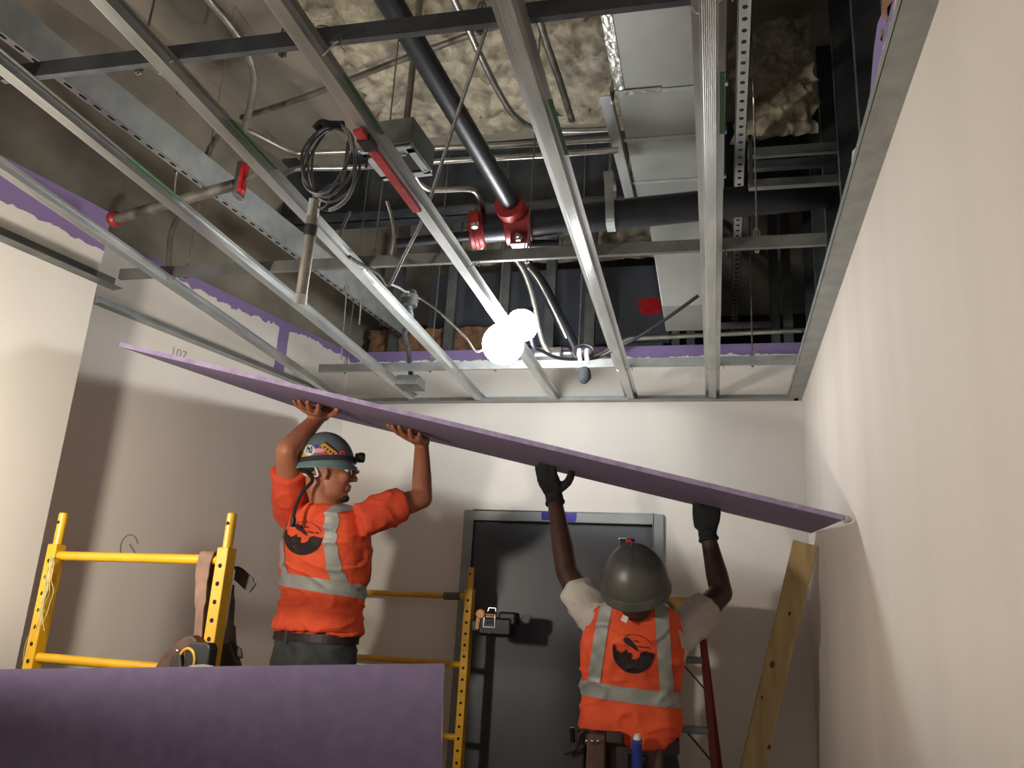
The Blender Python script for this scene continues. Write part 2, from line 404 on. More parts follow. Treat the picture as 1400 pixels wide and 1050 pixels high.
# wire ties at crossings
for y, xa, xb, m, lab in crcY:
    for i, x in enumerate(studX):
        if not (xa + 0.05 < x < xb - 0.03): continue
        if (i * 7 + int(y * 10)) % 3 == 2: continue
        p = V((x, y, ZH)); pts = []
        for k in range(13):
            a = 2 * math.pi * k / 12
            pts.append(p + V((0.036 * math.cos(a), 0.008 + 0.014 * math.sin(2 * a), 0.012 + 0.034 * math.sin(a))))
        pts += [p + V((0.04, -0.004, 0.0)), p + V((0.045, -0.008, -0.022))]
        tag(MB().tube(smooth_path(pts, 3), 0.0016, 5).build('tie_wire', 'emt'), 'thin wire tie where the ' + ['rightmost', 'second', 'third', 'fourth', 'fifth', 'leftmost'][i] + ' furring channel crosses the ' + {1.39: 'front dark', 2.51: 'middle', 3.69: 'far'}[y] + ' carrying channel', 'wire', 'wire ties of the ceiling grid')
# hanger wires and rods
hang = [(-0.93, 1.40, 'emt_dull', 0.004), (-1.30, 1.40, 'emt_dull', 0.003), (-0.47, 1.40, 'emt_dull', 0.003), (-1.17, 2.52, 'emt_dull', 0.003), (-0.61, 2.52, 'emt_dull', 0.003), (-1.92, 2.52, 'emt', 0.003),
        (-1.80, 3.70, 'emt', 0.003), (-1.02, 3.70, 'emt', 0.003), (-0.62, 3.70, 'emt', 0.003), (0.17, 3.70, 'emt', 0.0035), (0.14, 2.52, 'emt', 0.003), (-1.35, 3.70, 'emt', 0.003)]
cnt = {}
for x, y, m, r in hang:
    b = MB(); top = DECK; b.tube([(x, y + 0.02, ZH - 0.004), (x + 0.004, y + 0.022, 3.2), (x, y + 0.02, top)], r, 6)
    lp = [V((x, y + 0.02, ZH + 0.06)) + V((0.010 * math.cos(a), 0, 0.024 * math.sin(a))) for a in [k * 0.6 for k in range(22)]]
    b.tube(lp, r * 0.6, 5)
    b.box((x, y + 0.022, ZH + 0.012), (0.014, 0.010, 0.022))
    near = min(crcY, key=lambda q: abs(q[0] - y)); cnt[near[0]] = cnt.get(near[0], 0) + 1; k = ['first', 'second', 'third', 'fourth', 'fifth', 'sixth', 'seventh'][sorted(q[0] for q in hang if abs(q[1] - y) < 0.3).index(x)]
    tag(b.build('hanger_wire', m), k + {1.39: ' hanger wire from the left on the dark channel crossing the top of the view', 2.51: ' hanger wire from the left on the channel by the red couplings', 3.69: ' hanger wire from the left on the channel nearest the far wall'}[near[0]], 'wire', 'hanger wires of the ceiling grid')

# ================================================================ ABOVE THE GRID
def pipe(name, pts, r, m, label, cat, group=None, seg=10, n=6, raw=False):
    b = MB(); b.tube(pts if raw else smooth_path(pts, n), r, seg)
    return tag(b.build(name, m, smooth=True), label, cat, group)
def pz(z, *pp): return [onZ(x, y, z) for x, y in pp]
def pd(d, *pp): return [at(x, y, d) for x, y in pp]

# sprayed fibre on the deck, ragged where it stops against the steel beam
def fluff(name, fn, nu, nv, amp, sc, m, nrm, label, seed):
    def g(u, v):
        p = fn(u, v); q = p * sc + V((seed, seed * 2, 0))
        e = min(u, 1 - u, v, 1 - v) * 12; e = min(1, e)
        h = noise.fractal(q, 0.9, 2.1, 5) * amp * 0.7 + noise.noise(q * 0.35) * amp * 0.6 + abs(noise.noise(q * 3.1)) * amp * 0.35 + amp * 0.5
        return p + V(nrm) * (h - amp * 0.4) * e + V((noise.noise(q * 2 + V((9, 0, 0))), noise.noise(q * 2 + V((0, 9, 0))), 0)) * 0.04 * (1 if e < 1 else 0.3)
    b = MB(); b.grid(g, nu, nv)
    # rim up to the surface behind it
    o = b.build(name, m, smooth=False)
    for pl in o.data.polygons: pl.use_smooth = True
    o['kind'] = 'stuff'; tag(o, label, 'insulation'); return o
fluff('deck_insulation', lambda u, v: V((-1.75 + 1.62 * u + 0.1 * v, 1.5 + 2.0 * v, DECK - 0.06)), 170, 210, 0.055, 10, 'fibre', (0, 0, -1), 'beige sprayed fibre coating the underside of the deck at the top', 3)
fluff('wall_insulation', lambda u, v: V((-1.6 + 1.45 * u, 4.56, 3.64 + 0.27 * v)), 80, 24, 0.045, 8, 'fibre', (0, -1, 0), 'grey fibre on the wall below the beam, behind the two conduits', 8)
fluff('batt_insulation', lambda u, v: V((0.09 + 0.30 * u, 2.98 - 0.04 * u, 3.36 + 0.54 * v)), 40, 70, 0.04, 11, 'fibre', (0, -1, 0), 'torn fibre batt hanging in the dark corner right of the duct', 14)
fluff('brown_insulation', lambda u, v: V((-2.0 + 0.75 * u, 4.42, 2.96 + 0.22 * v)), 40, 16, 0.04, 12, 'brownfibre', (0, -1, 0), 'brown fibre lying behind the top of the far wall, left of the bulbs', 21)
fluff('brown_insulation', lambda u, v: V((0.40 + 0.05 * u, 1.72 + 0.25 * u, 2.95 + 0.5 * v)), 16, 24, 0.03, 12, 'brownfibre', (-1, 0, 0), 'brown fibre poking out above the torn top of the right wall', 25)

# steel beams
def ibeam(p0, p1, h, wf, m):
    b = MB(); p0, p1 = V(p0), V(p1)
    b.beam(p0 + V((0, 0, h / 2)), p1 + V((0, 0, h / 2)), 0.012, h); b.beam(p0 + V((0, 0, 0.006)), p1 + V((0, 0, 0.006)), wf, 0.012); b.beam(p0 + V((0, 0, h - 0.006)), p1 + V((0, 0, h - 0.006)), wf, 0.012)
    return b
tag(ibeam((-2.3, 3.75, 3.55), (1.4, 3.75, 3.55), 0.37, 0.16, 'galv_dark').build('steel_beam', 'galv_dark'), 'dark steel beam under the deck where the beige fibre stops', 'beam')

# concrete beam / ridges on the left
b = MB(); b.beam((-2.35, 0.6, 3.86), (-1.98, 3.6, 3.86), 0.22, 0.12); tag(b.build('concrete_rib', 'concrete2'), 'grey concrete rib under the deck at upper left', 'beam')

# slotted deflection track running back along the left
sA = onZ(6, 57, 3.08); sB = onZ(533, 450, 3.08); sd = (sB - sA).normalized(); s0 = sA - sd * 0.9; s1 = sA + sd * 2.62
sr = V((sd.y, -sd.x, 0))
t = thing('slotted_track', 'long galvanised track with a row of dark slots, running back on the left', 'track', s0)
b = MB(); b.prism([s0 + sr * 0.03, s1 + sr * 0.03, s1 + sr * 0.05 + V((0, 0, 0.105)), s0 + sr * 0.05 + V((0, 0, 0.105))], sr * 0.002)
b.prism([s0 + sr * 0.05 + V((0, 0, 0.105)), s1 + sr * 0.05 + V((0, 0, 0.105)), s1 + sr * -0.05 + V((0, 0, 0.105)), s0 + sr * -0.05 + V((0, 0, 0.105))], (0, 0, 0.002))
b.build('track_web', 'galv', t)
b = MB(); b.prism([s0, s1, s1 + sr * 0.032, s0 + sr * 0.032], (0, 0, 0.0018)); b.build('track_flange', 'galv_bright', t)
L_ = (s1 - s0).length; ns = int(L_ / 0.0605); slotme = None
for k in range(ns):
    p = s0 + sd * (0.03 + k * 0.0605) + sr * 0.016 + V((0, 0, -0.0006))
    if slotme is None:
        mb = MB(); pr = []
        for q in range(12):
            a = 2 * math.pi * q / 12
            pr.append(sd * (0.0105 * (1 if math.cos(a) > 0 else -1) * (1 if abs(math.cos(a)) > 0.01 else 0) + 0.0055 * math.cos(a)) + sr * (0.0055 * math.sin(a)))
        mb.prism(pr, (0, 0, 0.0008)); slotme = mb.mesh('slot'); slotme.materials.append(MATS['blackhole'])
    o = bpy.data.objects.new('slot', slotme); C.objects.link(o); o.parent = t; o.location = p - V(s0); 

# second slotted angle, hung along the right
sA = onZ(1019, 0, 3.27); sB = onZ(1004, 450, 3.27); sd = (sB - sA).normalized(); s0 = sA - sd * 0.5; s1 = sB + sd * 0.15; sr = V((sd.y, -sd.x, 0))
t = thing('slotted_angle', 'slotted steel angle with round holes hung along the right of the duct', 'angle', s0)
b = MB(); b.prism([s0 - sr * 0.020, s1 - sr * 0.020, s1 + sr * 0.020, s0 + sr * 0.020], (0, 0, 0.0025)); b.prism([s0 - sr * 0.020, s1 - sr * 0.020, s1 - sr * 0.020 + V((0, 0, 0.04)), s0 - sr * 0.020 + V((0, 0, 0.04))], sr * 0.0025)
b.prism([s0 + sr * 0.0175, s1 + sr * 0.0175, s1 + sr * 0.0175 + V((0, 0, 0.02)), s0 + sr * 0.0175 + V((0, 0, 0.02))], sr * 0.0025)
b.build('angle_leg', 'galv_bright', t)
hm = None
for k in range(int((s1 - s0).length / 0.0508)):
    if hm is None:
        hm = MB().lathe([(0.0085, 0), (0.0085, 0.0008)], seg=12).mesh('hole'); hm.materials.append(MATS['blackhole'])
    o = bpy.data.objects.new('hole', hm); C.objects.link(o); o.parent = t; o.location = sd * (0.02 + k * 0.0508) + V((0, 0, -0.0006))

# fire sprinkler main, branch, couplings
mL = at(652, 313, 3.36); mR = V((0.43, mL.y + 0.20, 3.195))
pipe('sprinkler_main', [mL, mR], 0.060, 'blackpipe', 'thick black sprinkler main running across under the duct', 'pipe', seg=24, raw=True)
md = (mR - mL).normalized()
br1 = mL + md * 0.165 + V((0, -0.05, 0.03)); br0 = at(532, 0, 2.26)
pipe('sprinkler_branch', [br0 + (br0 - br1) * 0.35, br1], 0.036, 'blackpipe', 'black branch pipe coming down from the top of the view to the main', 'pipe', seg=18, raw=True)
pipe('sprinkler_stub', [mL - md * 0.32 + V((0, 0, -0.025)), mL + V((0, 0, -0.025))], 0.020, 'blackpipe', 'thin black pipe leaving the capped end of the sprinkler main to the left', 'pipe', seg=12, raw=True)
def coupling(c, axis, r, label, w_=0.06):
    c = V(c); sx, u, d = frame(axis)
    t = thing('pipe_coupling', label, 'coupling', c, 'red grooved pipe couplings')
    b = MB(); b.lathe([(r + 0.004, -w_ / 2), (r + 0.016, -w_ / 2 + 0.006), (r + 0.016, -0.01), (r + 0.022, -0.006), (r + 0.022, 0.006), (r + 0.016, 0.01), (r + 0.016, w_ / 2 - 0.006), (r + 0.004, w_ / 2)], c, d, 24)
    for s_ in (-1, 1): b.box(c + sx * s_ * (r + 0.024), (0.038, 0.03, 0.05), Matrix((sx, d, u)).transposed())
    b.build('housing', 'redpaint', t, smooth=True)
    for s_ in (-1, 1):
        MB().lathe([(0.009, -0.04), (0.009, 0.04)], c + sx * s_ * (r + 0.030), u, 6).build('bolt', 'galv', t)
        MB().lathe([(0.014, -0.008), (0.014, 0.008)], c + sx * s_ * (r + 0.030) - u * 0.033, u, 6).build('nut', 'galv', t)
    return t
coupling(mL + md * 0.0, md, 0.060, 'red grooved end coupling on the left end of the black main')
c2 = mL + md * 0.165
t = thing('branch_tee', 'red bolted outlet tee clamping the black branch pipe to the main', 'coupling', c2, 'red grooved pipe couplings')
b = MB(); b.lathe([(0.064, -0.055), (0.078, -0.05), (0.078, 0.05), (0.064, 0.055)], c2, md, 24)
bd = (br1 - br0).normalized(); b.lathe([(0.058, -0.13), (0.058, -0.085), (0.046, -0.08), (0.05, 0.0)], c2 + V((0, 0, 0.02)), bd, 20)
b.box(c2 + V((0.02, -0.02, -0.088)), (0.07, 0.06, 0.04)); b.build('housing', 'redpaint', t, smooth=True)
MB().lathe([(0.016, -0.012), (0.016, 0.012)], c2 + V((0.02, -0.056, -0.088)), (0, 1, 0), 6).build('nut', 'galv', t)
MB().lathe([(0.009, -0.02), (0.009, 0.02)], c2 + V((0.02, -0.066, -0.088)), (0, 1, 0), 8).build('bolt', 'galv_bright', t)
pipe('pipe_outlet', [c2 + V((0.05, 0.03, -0.075)), c2 + V((0.16, 0.05, -0.07))], 0.019, 'blackpipe', 'short dark outlet stub beside the red tee', 'pipe', seg=12, raw=True)
# strap hanger on the main
sc_ = mL + md * ((onY(837, 300, mL.y + 0.1).x - mL.x) / md.x)
t = thing('pipe_strap', 'flat galvanised strap hanger looped under the black main', 'strap', sc_)
b = MB(); pts = []
for k in range(15):
    a = math.pi * (1 + k / 14.0); pts.append(sc_ + V((0, 0.064 * math.cos(a), 0.064 * math.sin(a))))
pts = [sc_ + V((-0.01, -0.064, 0.16))] + pts + [sc_ + V((-0.01, 0.064, 0.16))]
for p, q in zip(pts[:-1], pts[1:]): b.beam(p, q, 0.034, 0.003, V((1, 0, 0)) .cross(q - p))
b.build('strap_band', 'galv', t)
MB().tube([sc_ + V((-0.01, 0, 0.1)), sc_ + V((-0.01, 0, DECK - sc_.z))], 0.006, 8).build('rod', 'emt_dull', t)
MB().box(sc_ + V((-0.01, 0, 0.15)), (0.04, 0.13, 0.02)).build('strap_top', 'galv_dull', t)

# rectangular duct with foil tape, along the right of centre
dz_ = 3.38
D0 = onZ(833, 10, dz_); D1 = onZ(873, 275, dz_)
t = thing('supply_duct', 'light grey rectangular duct with taped joints, right of centre above the grid', 'duct', (D0.x, D0.y, dz_)); world_duct = t
xs0, xs1 = D0.x, D1.x; wd = 0.38
secs = [(1.5, 1.95), (1.955, 2.62), (2.625, 2.92), (2.925, 3.25), (3.255, 3.46)]
for y0, y1 in secs:
    MB().bbox((-0.325, y0, dz_), (-0.325 + wd, y1, dz_ + 0.22)).build('duct_section', 'duct', t, bevel=0.003)
for y in (2.62, 2.92, 3.25):
    MB().bbox((-0.332, y - 0.008, dz_ - 0.004), (-0.318 + wd, y + 0.012, dz_ + 0.225)).build('duct_seam', 'galv', t)
b = MB(); b.grid(lambda u, v: V((-0.329 + 0.004 * noise.noise(V((u * 9, v * 30, 0))) - 0.003, 2.12 + 0.5 * v, dz_ - 0.006 + u * 0.07)), 6, 24)
b.grid(lambda u, v: V((-0.334 + 0.035 * u, 2.12 + 0.5 * v, dz_ - 0.004 + 0.002 * noise.noise(V((u * 9, v * 30, 5))))), 4, 24)
b.grid(lambda u, v: V((-0.33 + 0.16 * u, 2.60 + 0.035 * v, dz_ - 0.005 + 0.002 * noise.noise(V((u * 9, v * 9, 5))))), 10, 3)
b.build('foil_tape', 'foil', t)
# trapeze rods and angle by the duct
for (p, q, r_, m_, nm_) in [((-0.345, 2.64, 3.35), (-0.345, 2.64, DECK), 0.006, 'emt', 'nearer'), ((-0.36, 3.42, 3.33), (-0.36, 3.42, DECK), 0.006, 'emt', 'farther')]:
    tag(MB().tube([p, q], r_, 8).build('threaded_rod', m_), nm_ + ' threaded rod holding up the left side of the grey duct', 'rod', 'threaded rods by the duct')
b = MB(); b.beam((-0.37, 2.6, 3.36), (-0.35, 3.46, 3.36), 0.04, 0.003); b.beam((-0.35, 2.6, 3.38), (-0.33, 3.46, 3.38), 0.003, 0.04)
tag(b.build('duct_angle', 'galv_bright'), 'bright steel angle along the left bottom edge of the grey duct', 'angle')
tag(MB().bbox((-0.40, 3.43, 3.34), (0.12, 3.47, 3.375)).build('trapeze_bar', 'galv'), 'trapeze bar across the far end of the grey duct', 'bar')
# duct elbow dropping behind the main
b = MB(); b.hexa([V((-0.225, 3.62, 2.95)), V((0.02, 3.62, 2.95)), V((0.02, 3.95, 2.95)), V((-0.225, 3.95, 2.95)), V((-0.29, 3.46, 3.40)), V((0.05, 3.46, 3.40)), V((0.05, 3.95, 3.40)), V((-0.29, 3.95, 3.40))])
b.build('duct_drop', 'duct', world_duct, bevel=0.004)
# dark plenum duct with a red paint mark, behind the back wall
t = thing('return_duct', 'big dark blue-grey duct behind the far wall with a red paint mark', 'duct', (-0.8, 4.75, 3.12))
MB().bbox((-1.72, 4.62, 3.13), (-0.24, 5.3, 3.62)).build('duct_body', 'duct2', t, bevel=0.004)
b = MB(); pr = []
for k in range(22):
    a = 2 * math.pi * k / 22; r_ = 1 + 0.12 * math.sin(3 * a + 1) + 0.08 * math.sin(5 * a)
    pr.append(V((-0.345 + 0.085 * r_ * math.cos(a), 4.6195, 3.36 + 0.055 * r_ * math.sin(a))))
b.prism(pr, (0, 0.001, 0)).build('paint_mark', 'redbright', t)
b = MB(); b.bbox((-2.05, 4.62, 3.0), (-0.62, 4.72, 3.125)); tag(b.build('duct_flange', 'duct2', bevel=0.003), 'pale grey ledge panel under the dark duct behind the far wall', 'panel')
tag(MB().bbox((-0.60, 4.60, 2.97), (-0.28, 4.66, 3.125)).build('steel_sheet', 'galv_dull'), 'small grey steel sheet under the dark duct, left of the corner studs', 'panel')

# studs of the walls beyond
def cstud(p, h, wx, wy, m, label, group, horiz=False):
    b = MB(); p = V(p); tt = 0.0015
    b.bbox(p, p + V((wx, tt, h))); b.bbox(p, p + V((tt, wy, h))); b.bbox(p + V((wx - tt, 0, 0)), p + V((wx, wy, h)))
    b.bbox(p + V((0, wy - tt, 0)), p + V((0.008, wy, h))); b.bbox(p + V((wx - 0.008, wy - tt, 0)), p + V((wx, wy, h)))
    return tag(b.build('metal_stud', m), label, 'stud', group)
for y, xo in ((1.55, 'first'), (1.95, 'second'), (2.36, 'third'), (2.77, 'fourth'), (3.17, 'fifth'), (3.58, 'sixth'), (3.98, 'last')):
    b = MB(); x0 = XR + 0.018; tt = 0.0015
    b.bbox((x0, y, 2.62), (x0 + 0.09, y + tt, DECK)); b.bbox((x0, y, 2.62), (x0 + tt, y + 0.035, DECK)); b.bbox((x0 + 0.09 - tt, y, 2.62), (x0 + 0.09, y + 0.035, DECK))
    tag(b.build('metal_stud', 'galv_dark'), xo + ' dark stud above the torn right wall top, counted from the camera', 'stud', 'studs of the right wall')
for x, nm_ in ((-1.86, 'leftmost'), (-1.52, 'second'), (-1.2, 'third'), (-0.93, 'fourth'), (-0.70, 'fifth')):
    cstud((x, 4.36, 2.6), DECK - 2.6, 0.06, 0.035, 'galv_dull', nm_ + ' metal stud from the left standing behind the top of the far wall', 'studs behind the far wall')
for x, nm_ in ((-0.22, 'just right of the red paint mark'), (-0.14, 'at the left end of the header'), (0.30, 'at the right end of the header')):
    cstud((x, 4.36, 2.6), DECK - 2.6, 0.045, 0.035, 'galv_dull', 'metal stud behind the far wall ' + nm_, 'studs behind the right end of the far wall')
b = MB(); b.bbox((-0.14, 4.34, 3.10), (0.30, 4.36, 3.135)); b.bbox((-0.14, 4.34, 3.135), (0.30, 4.39, 3.137)); tag(b.build('stud_header', 'galv_dull'), 'horizontal metal header between the studs behind the right end of far wall', 'stud')
for z, y, m, nm_ in ((3.22, 2.84, 'galv_dull', 'uppermost'), (3.165, 2.84, 'galv_dark', 'darker middle'), (3.10, 2.86, 'galv_dull', 'lowest')):
    b = MB(); b.bbox((0.135, y, z), (0.52, y + 0.03, z + 0.03)); b.bbox((0.135, y - 0.004, z - 0.004), (0.52, y, z + 0.004))
    tag(b.build('metal_rail', m), nm_ + ' of three horizontal metal rails in the dark corner above the black main', 'rail', 'rails in the upper right corner')
b = MB(); b.bbox((0.135, 2.83, 3.09), (0.15, 2.836, 3.30)); tag(b.build('rail_bracket', 'galv_dark'), 'upright bracket at the left end of the corner rails', 'bracket')
b = MB(); b.bbox((0.36, 4.30, 2.6), (0.405, 4.36, DECK)); tag(b.build('corner_stud', 'galv_dull'), 'wide metal corner stud behind the right end of the far wall', 'stud')

# conduits
cg = 'electrical conduits above the grid'
pipe('conduit', pz(3.38, (243, 126), (318, 168), (350, 183), (385, 201), (405, 208), (425, 209), (560, 204), (727, 197), (845, 190)), 0.0125, 'emt', 'upper of the two long conduits crossing behind the junction box', 'conduit', cg)
pipe('conduit', pz(3.33, (384, 241), (394, 235), (406, 231), (425, 230), (484, 229), (580, 222), (736, 213), (845, 205)), 0.0125, 'emt', 'lower of the two long conduits crossing behind the junction box', 'conduit', cg)
pipe('conduit', pz(3.45, (612, -25), (621, 0), (639, 37), (656, 74), (679, 120), (696, 149), (708, 162), (722, 172), (742, 178), (800, 178), (838, 176)), 0.0125, 'emt', 'bright conduit bending down from the top and turning right towards the duct', 'conduit', cg)
pipe('conduit', pz(3.35, (270, -25), (286, 0), (305, 22), (326, 50), (339, 74), (347, 104), (344, 137), (337, 165), (331, 186)), 0.0135, 'emt_dull', 'conduit hooking down through the carrying channel at upper left', 'conduit', cg)
pipe('conduit', pz(3.3, (297, 187), (287, 204), (281, 222), (277, 240)), 0.013, 'emt_dull', 'short stub of conduit above the red-tipped bar', 'conduit', cg)
pipe('conduit', [on_left(229, 299) + WLn * 0.1, on_left(220, 307) + WLn * 0.1, on_left(213, 324) + WLn * 0.1, on_left(210, 344) + WLn * 0.1, on_left(208, 385) + WLn * 0.1], 0.012, 'emt_dull', 'bent conduit stub against the concrete above the left recess', 'conduit', cg)
pipe('conduit', pz(3.10, (565, 236), (573, 250), (586, 259), (605, 260), (640, 259), (652, 266), (664, 291), (670, 302)), 0.011, 'emt', 'conduit looping from under the junction box to the black main', 'conduit', cg)
pipe('conduit', pz(3.6, (330, 161), (413, 134), (556, 79), (673, 37), (720, 19)), 0.0125, 'emt_dull', 'straight conduit slanting up across the fibre to the upper right', 'conduit', cg)
pipe('conduit', pd(3.75, (700, 345), (707, 357), (717, 373), (726, 398), (732, 424), (736, 446), (742, 468), (752, 485)), 0.012, 'emt', 'bright conduit dropping from the main, right of the glaring bulbs', 'conduit', cg)
pipe('black_pipe', pd(4.0, (716, 355), (743, 392), (765, 435), (786, 476)), [0.028] * 4, 'blackpipe', 'black pipe slanting down beside the bulbs to the bundled clips', 'pipe', seg=14, raw=True)
pipe('conduit', pd(3.85, (722, 366), (735, 382), (756, 422), (775, 462)), 0.009, 'emt', 'thin bright conduit lying on the black pipe beside the bulbs', 'conduit', cg)
pipe('conduit', [onY(x, y, 4.02) for x, y in ((795, 490), (815, 486), (838, 474), (858, 464), (880, 462), (900, 461), (1000, 456), (1107, 451))], 0.012, 'emt', 'conduit running along the top of the far wall to the right corner', 'conduit', cg)
pipe('conduit', pz(3.5, (735, 20), (748, 62), (765, 110), (782, 165)), 0.014, 'emt_dull', 'grey conduit against the fibre left of the duct', 'conduit', cg)
pipe('armoured_cable', pz(3.3, (395, -5), (430, 60), (455, 92), (475, 118), (492, 148), (502, 175)), 0.008, 'blackcable', 'black cable curving down past the left of the junction box', 'cable')

# junction box
jb = onZ(543, 222, 3.0); t = thing('junction_box', 'grey electrical junction box with an open knockout, left of the black branch pipe', 'box', jb)
R = Matrix.Rotation(math.radians(-4), 3, 'Z')
MB().box(jb + V((0, 0.0, 0.055)), (0.185, 0.19, 0.10), R).build('box_body', 'galv_dull', t, bevel=0.004)
b = MB()
for c_, s_ in (((0, -0.075), (0.185, 0.04)), ((0, 0.08), (0.185, 0.03)), ((-0.08, 0), (0.025, 0.16)), ((0.08, 0), (0.025, 0.16))):
    b.box(jb + R @ V((c_[0], c_[1], -0.004)), (s_[0], s_[1], 0.006), R)
b.build('cover_rim', 'galv', t)
MB().box(jb + R @ V((0.0, 0.0, -0.0015)), (0.135, 0.13, 0.002), R).build('opening', 'blackhole', t)
MB().box(jb + R @ V((0.0, -0.056, -0.008)), (0.12, 0.006, 0.012), R).build('cover_lip', 'galv_bright', t)
MB().box(jb + R @ V((-0.03, -0.0955, 0.02)), (0.045, 0.001, 0.012), R).build('sticker', 'st_white', t)
for dx_, dy_ in ((-0.08, -0.06), (0.08, 0.06)): MB().lathe([(0.006, -0.011), (0.006, -0.006)], jb + R @ V((dx_, dy_, 0)), (0, 0, 1), 8).build('screw', 'galv_bright', t)
pipe('conduit', [jb + V((0.01, 0.02, 0.11)), jb + V((0.012, 0.025, DECK - jb.z))], 0.0125, 'emt_dull', 'upright conduit dropping from the deck into the junction box', 'conduit', cg, raw=True)

# coil of cable
cc = at(455, 226, 2.45); R0 = CR
t = thing('cable_coil', 'coil of grey cable hanging from the furring channel by the red bar', 'cable', cc)
for q in range(5):
    pts = []
    for k in range(33):
        a = 2 * math.pi * k / 32; rx = 0.066 + 0.004 * q - 0.006 * (q % 2); ry = 0.128 - 0.006 * (q % 3)
        pts.append(cc + V((rx * math.cos(a) + 0.006 * math.sin(3 * a + q), -0.03 + 0.03 * math.sin(a + q) + 0.008 * q, ry * math.sin(a) - 0.002 * q)))
    MB().tube(pts, 0.0042, 6).build('loop', 'graycable', t, smooth=True)
pts = [cc + V((-0.02, 0, -0.11)) + V((0.022 * math.cos(a), 0, 0.028 * math.sin(a))) for a in [2 * math.pi * k / 16 for k in range(17)]]
MB().tube(pts, 0.003, 6).build('end_loop', 'graycable', t, smooth=True)
MB().tube(smooth_path([cc + V((-0.05, -0.04, 0.10)), cc + V((-0.03, -0.045, 0.115)), cc + V((0.0, -0.04, 0.11)), cc + V((0.03, -0.02, 0.12))], 5), 0.011, 8).build('tape_wrap', 'blackplastic', t, smooth=True)

# red bar along the furring channel, black tape on it
ra = V((-0.845, 1.66, ZC - 0.012)); rb = V((-0.836, 2.08, ZC - 0.010))
t = thing('red_bar', 'flat red bar tied along the underside of a furring channel with black tape', 'bar', ra)
MB().beam(ra, rb, 0.026, 0.012).build('bar', 'redpaint', t, bevel=0.002)
pc = lerp(ra, rb, 0.14); MB().beam(pc - V((0, 0.025, 0)), pc + V((0, 0.025, 0)), 0.034, 0.02).build('tape', 'blackplastic', t)
MB().beam(pc + V((-0.01, 0.03, -0.015)), pc + V((-0.012, 0.034, -0.05)), 0.006, 0.004).build('tape_tail', 'blackplastic', t)

# hanging steel drop
q0 = at(431, 272, 2.42); q1 = at(410, 416, 2.42); dd = (q1 - q0).normalized(); q1 = q0 + dd * (q1 - q0).length
t = thing('pipe_drop', 'hanging steel pipe drop with a threaded top and a black band', 'pipe', q1)
Lq = (q1 - q0).length
MB().lathe([(0.0165, 0.05), (0.0165, Lq - 0.03)], q0, dd, 16).build('tube', 'emt_dull', t, smooth=True)
pr = []
for k in range(13): pr += [(0.0175, 0.002 + k * 0.004), (0.0155, 0.004 + k * 0.004)]
MB().lathe(pr, q0, dd, 14).build('thread', 'emt', t)
MB().lathe([(0.018, 0.075), (0.0185, 0.078), (0.0185, 0.104), (0.018, 0.107)], q0, dd, 16).build('band', 'blackplastic', t)
MB().lathe([(0.0185, Lq - 0.03), (0.0185, Lq)], q0, dd, 16).build('end_ferrule', 'emt', t)
MB().tube(smooth_path([q0, q0 + V((0.02, 0.03, 0.06)), q0 + V((0.05, 0.05, 0.08)), q0 + V((0.06, 0.05, 0.14)), q0 + V((0.05, 0.06, 0.25)), q0 + V((0.045, 0.06, ZH - q0.z + 0.05))], 5), 0.003, 6).build('hanger', 'graycable', t)

# cable hanging in a long diagonal, kinked, to the coupling
pipe('hanging_cable', [at(690, -8, 2.3), at(673, 17, 2.32), at(648, 90, 2.4), at(624, 160, 2.5), at(598, 240, 2.6), at(579, 297, 2.7), at(552, 350, 2.78), at(536, 384, 2.8), at(530, 390, 2.8), at(526, 385, 2.8), at(517, 374, 2.8), at(497, 363, 2.82), at(482, 354, 2.85), at(471, 344, 2.85), at(466, 335, 2.9), at(466, 318, 3.0), at(478, 290, 3.1)], 0.0058, 'graycable', 'grey cable hanging diagonally and kinking back up in front of the bulbs', 'cable', n=5)
cpl = at(560, 408, 3.55)
pipe('cable_tail', [at(533, 388, 2.82), at(545, 393, 3.1), at(553, 398, 3.4), cpl + V((0, 0, 0.03))], 0.005, 'graycable', 'short bright cable end running into the dark coupling', 'cable')
t = thing('flex_coupling', 'dark round coupling on the flexible conduit above the small ceiling box', 'coupling', cpl)
MB().lathe([(0.034, -0.035), (0.036, -0.02), (0.036, 0.012), (0.032, 0.016), (0.026, 0.034), (0.012, 0.04)], cpl, (0, 0, 1), 18).build('body', 'galv_dark', t, smooth=True)
MB().lathe([(0.0375, -0.006), (0.0375, 0.012)], cpl, (0, 0, 1), 18).build('ring', 'emt', t)
bx = onZ(561, 530, ZC + 0.0)
pts = smooth_path([cpl + V((0, 0, -0.03)), cpl + V((-0.005, 0.05, -0.08)), at(553, 455, 3.75), at(559, 482, 4.0), at(560, 500, 4.2), bx + V((-0.005, 0.0, 0.075))], 8)
rr = [0.011 + 0.0016 * (k % 2) for k in range(len(pts))]
b = MB(); b.tube(pts, rr, 10); tag(b.build('flexible_conduit', 'galv_dark'), 'flexible conduit dropping from the dark coupling to the small ceiling box', 'conduit')
t = thing('ceiling_box', 'small galvanised square outlet box hanging at grid level, left of the bulbs', 'box', bx)
MB().box(bx + V((0, 0, 0.026)), (0.115, 0.115, 0.052)).build('box_body', 'galv', t, bevel=0.003)
MB().box(bx + V((0, 0, 0.0)), (0.122, 0.122, 0.003)).build('cover', 'galv_dull', t)
MB().lathe([(0.02, 0.052), (0.02, 0.064), (0.014, 0.066), (0.014, 0.08)], bx, (0, 0, 1), 12).build('connector', 'emt', t)

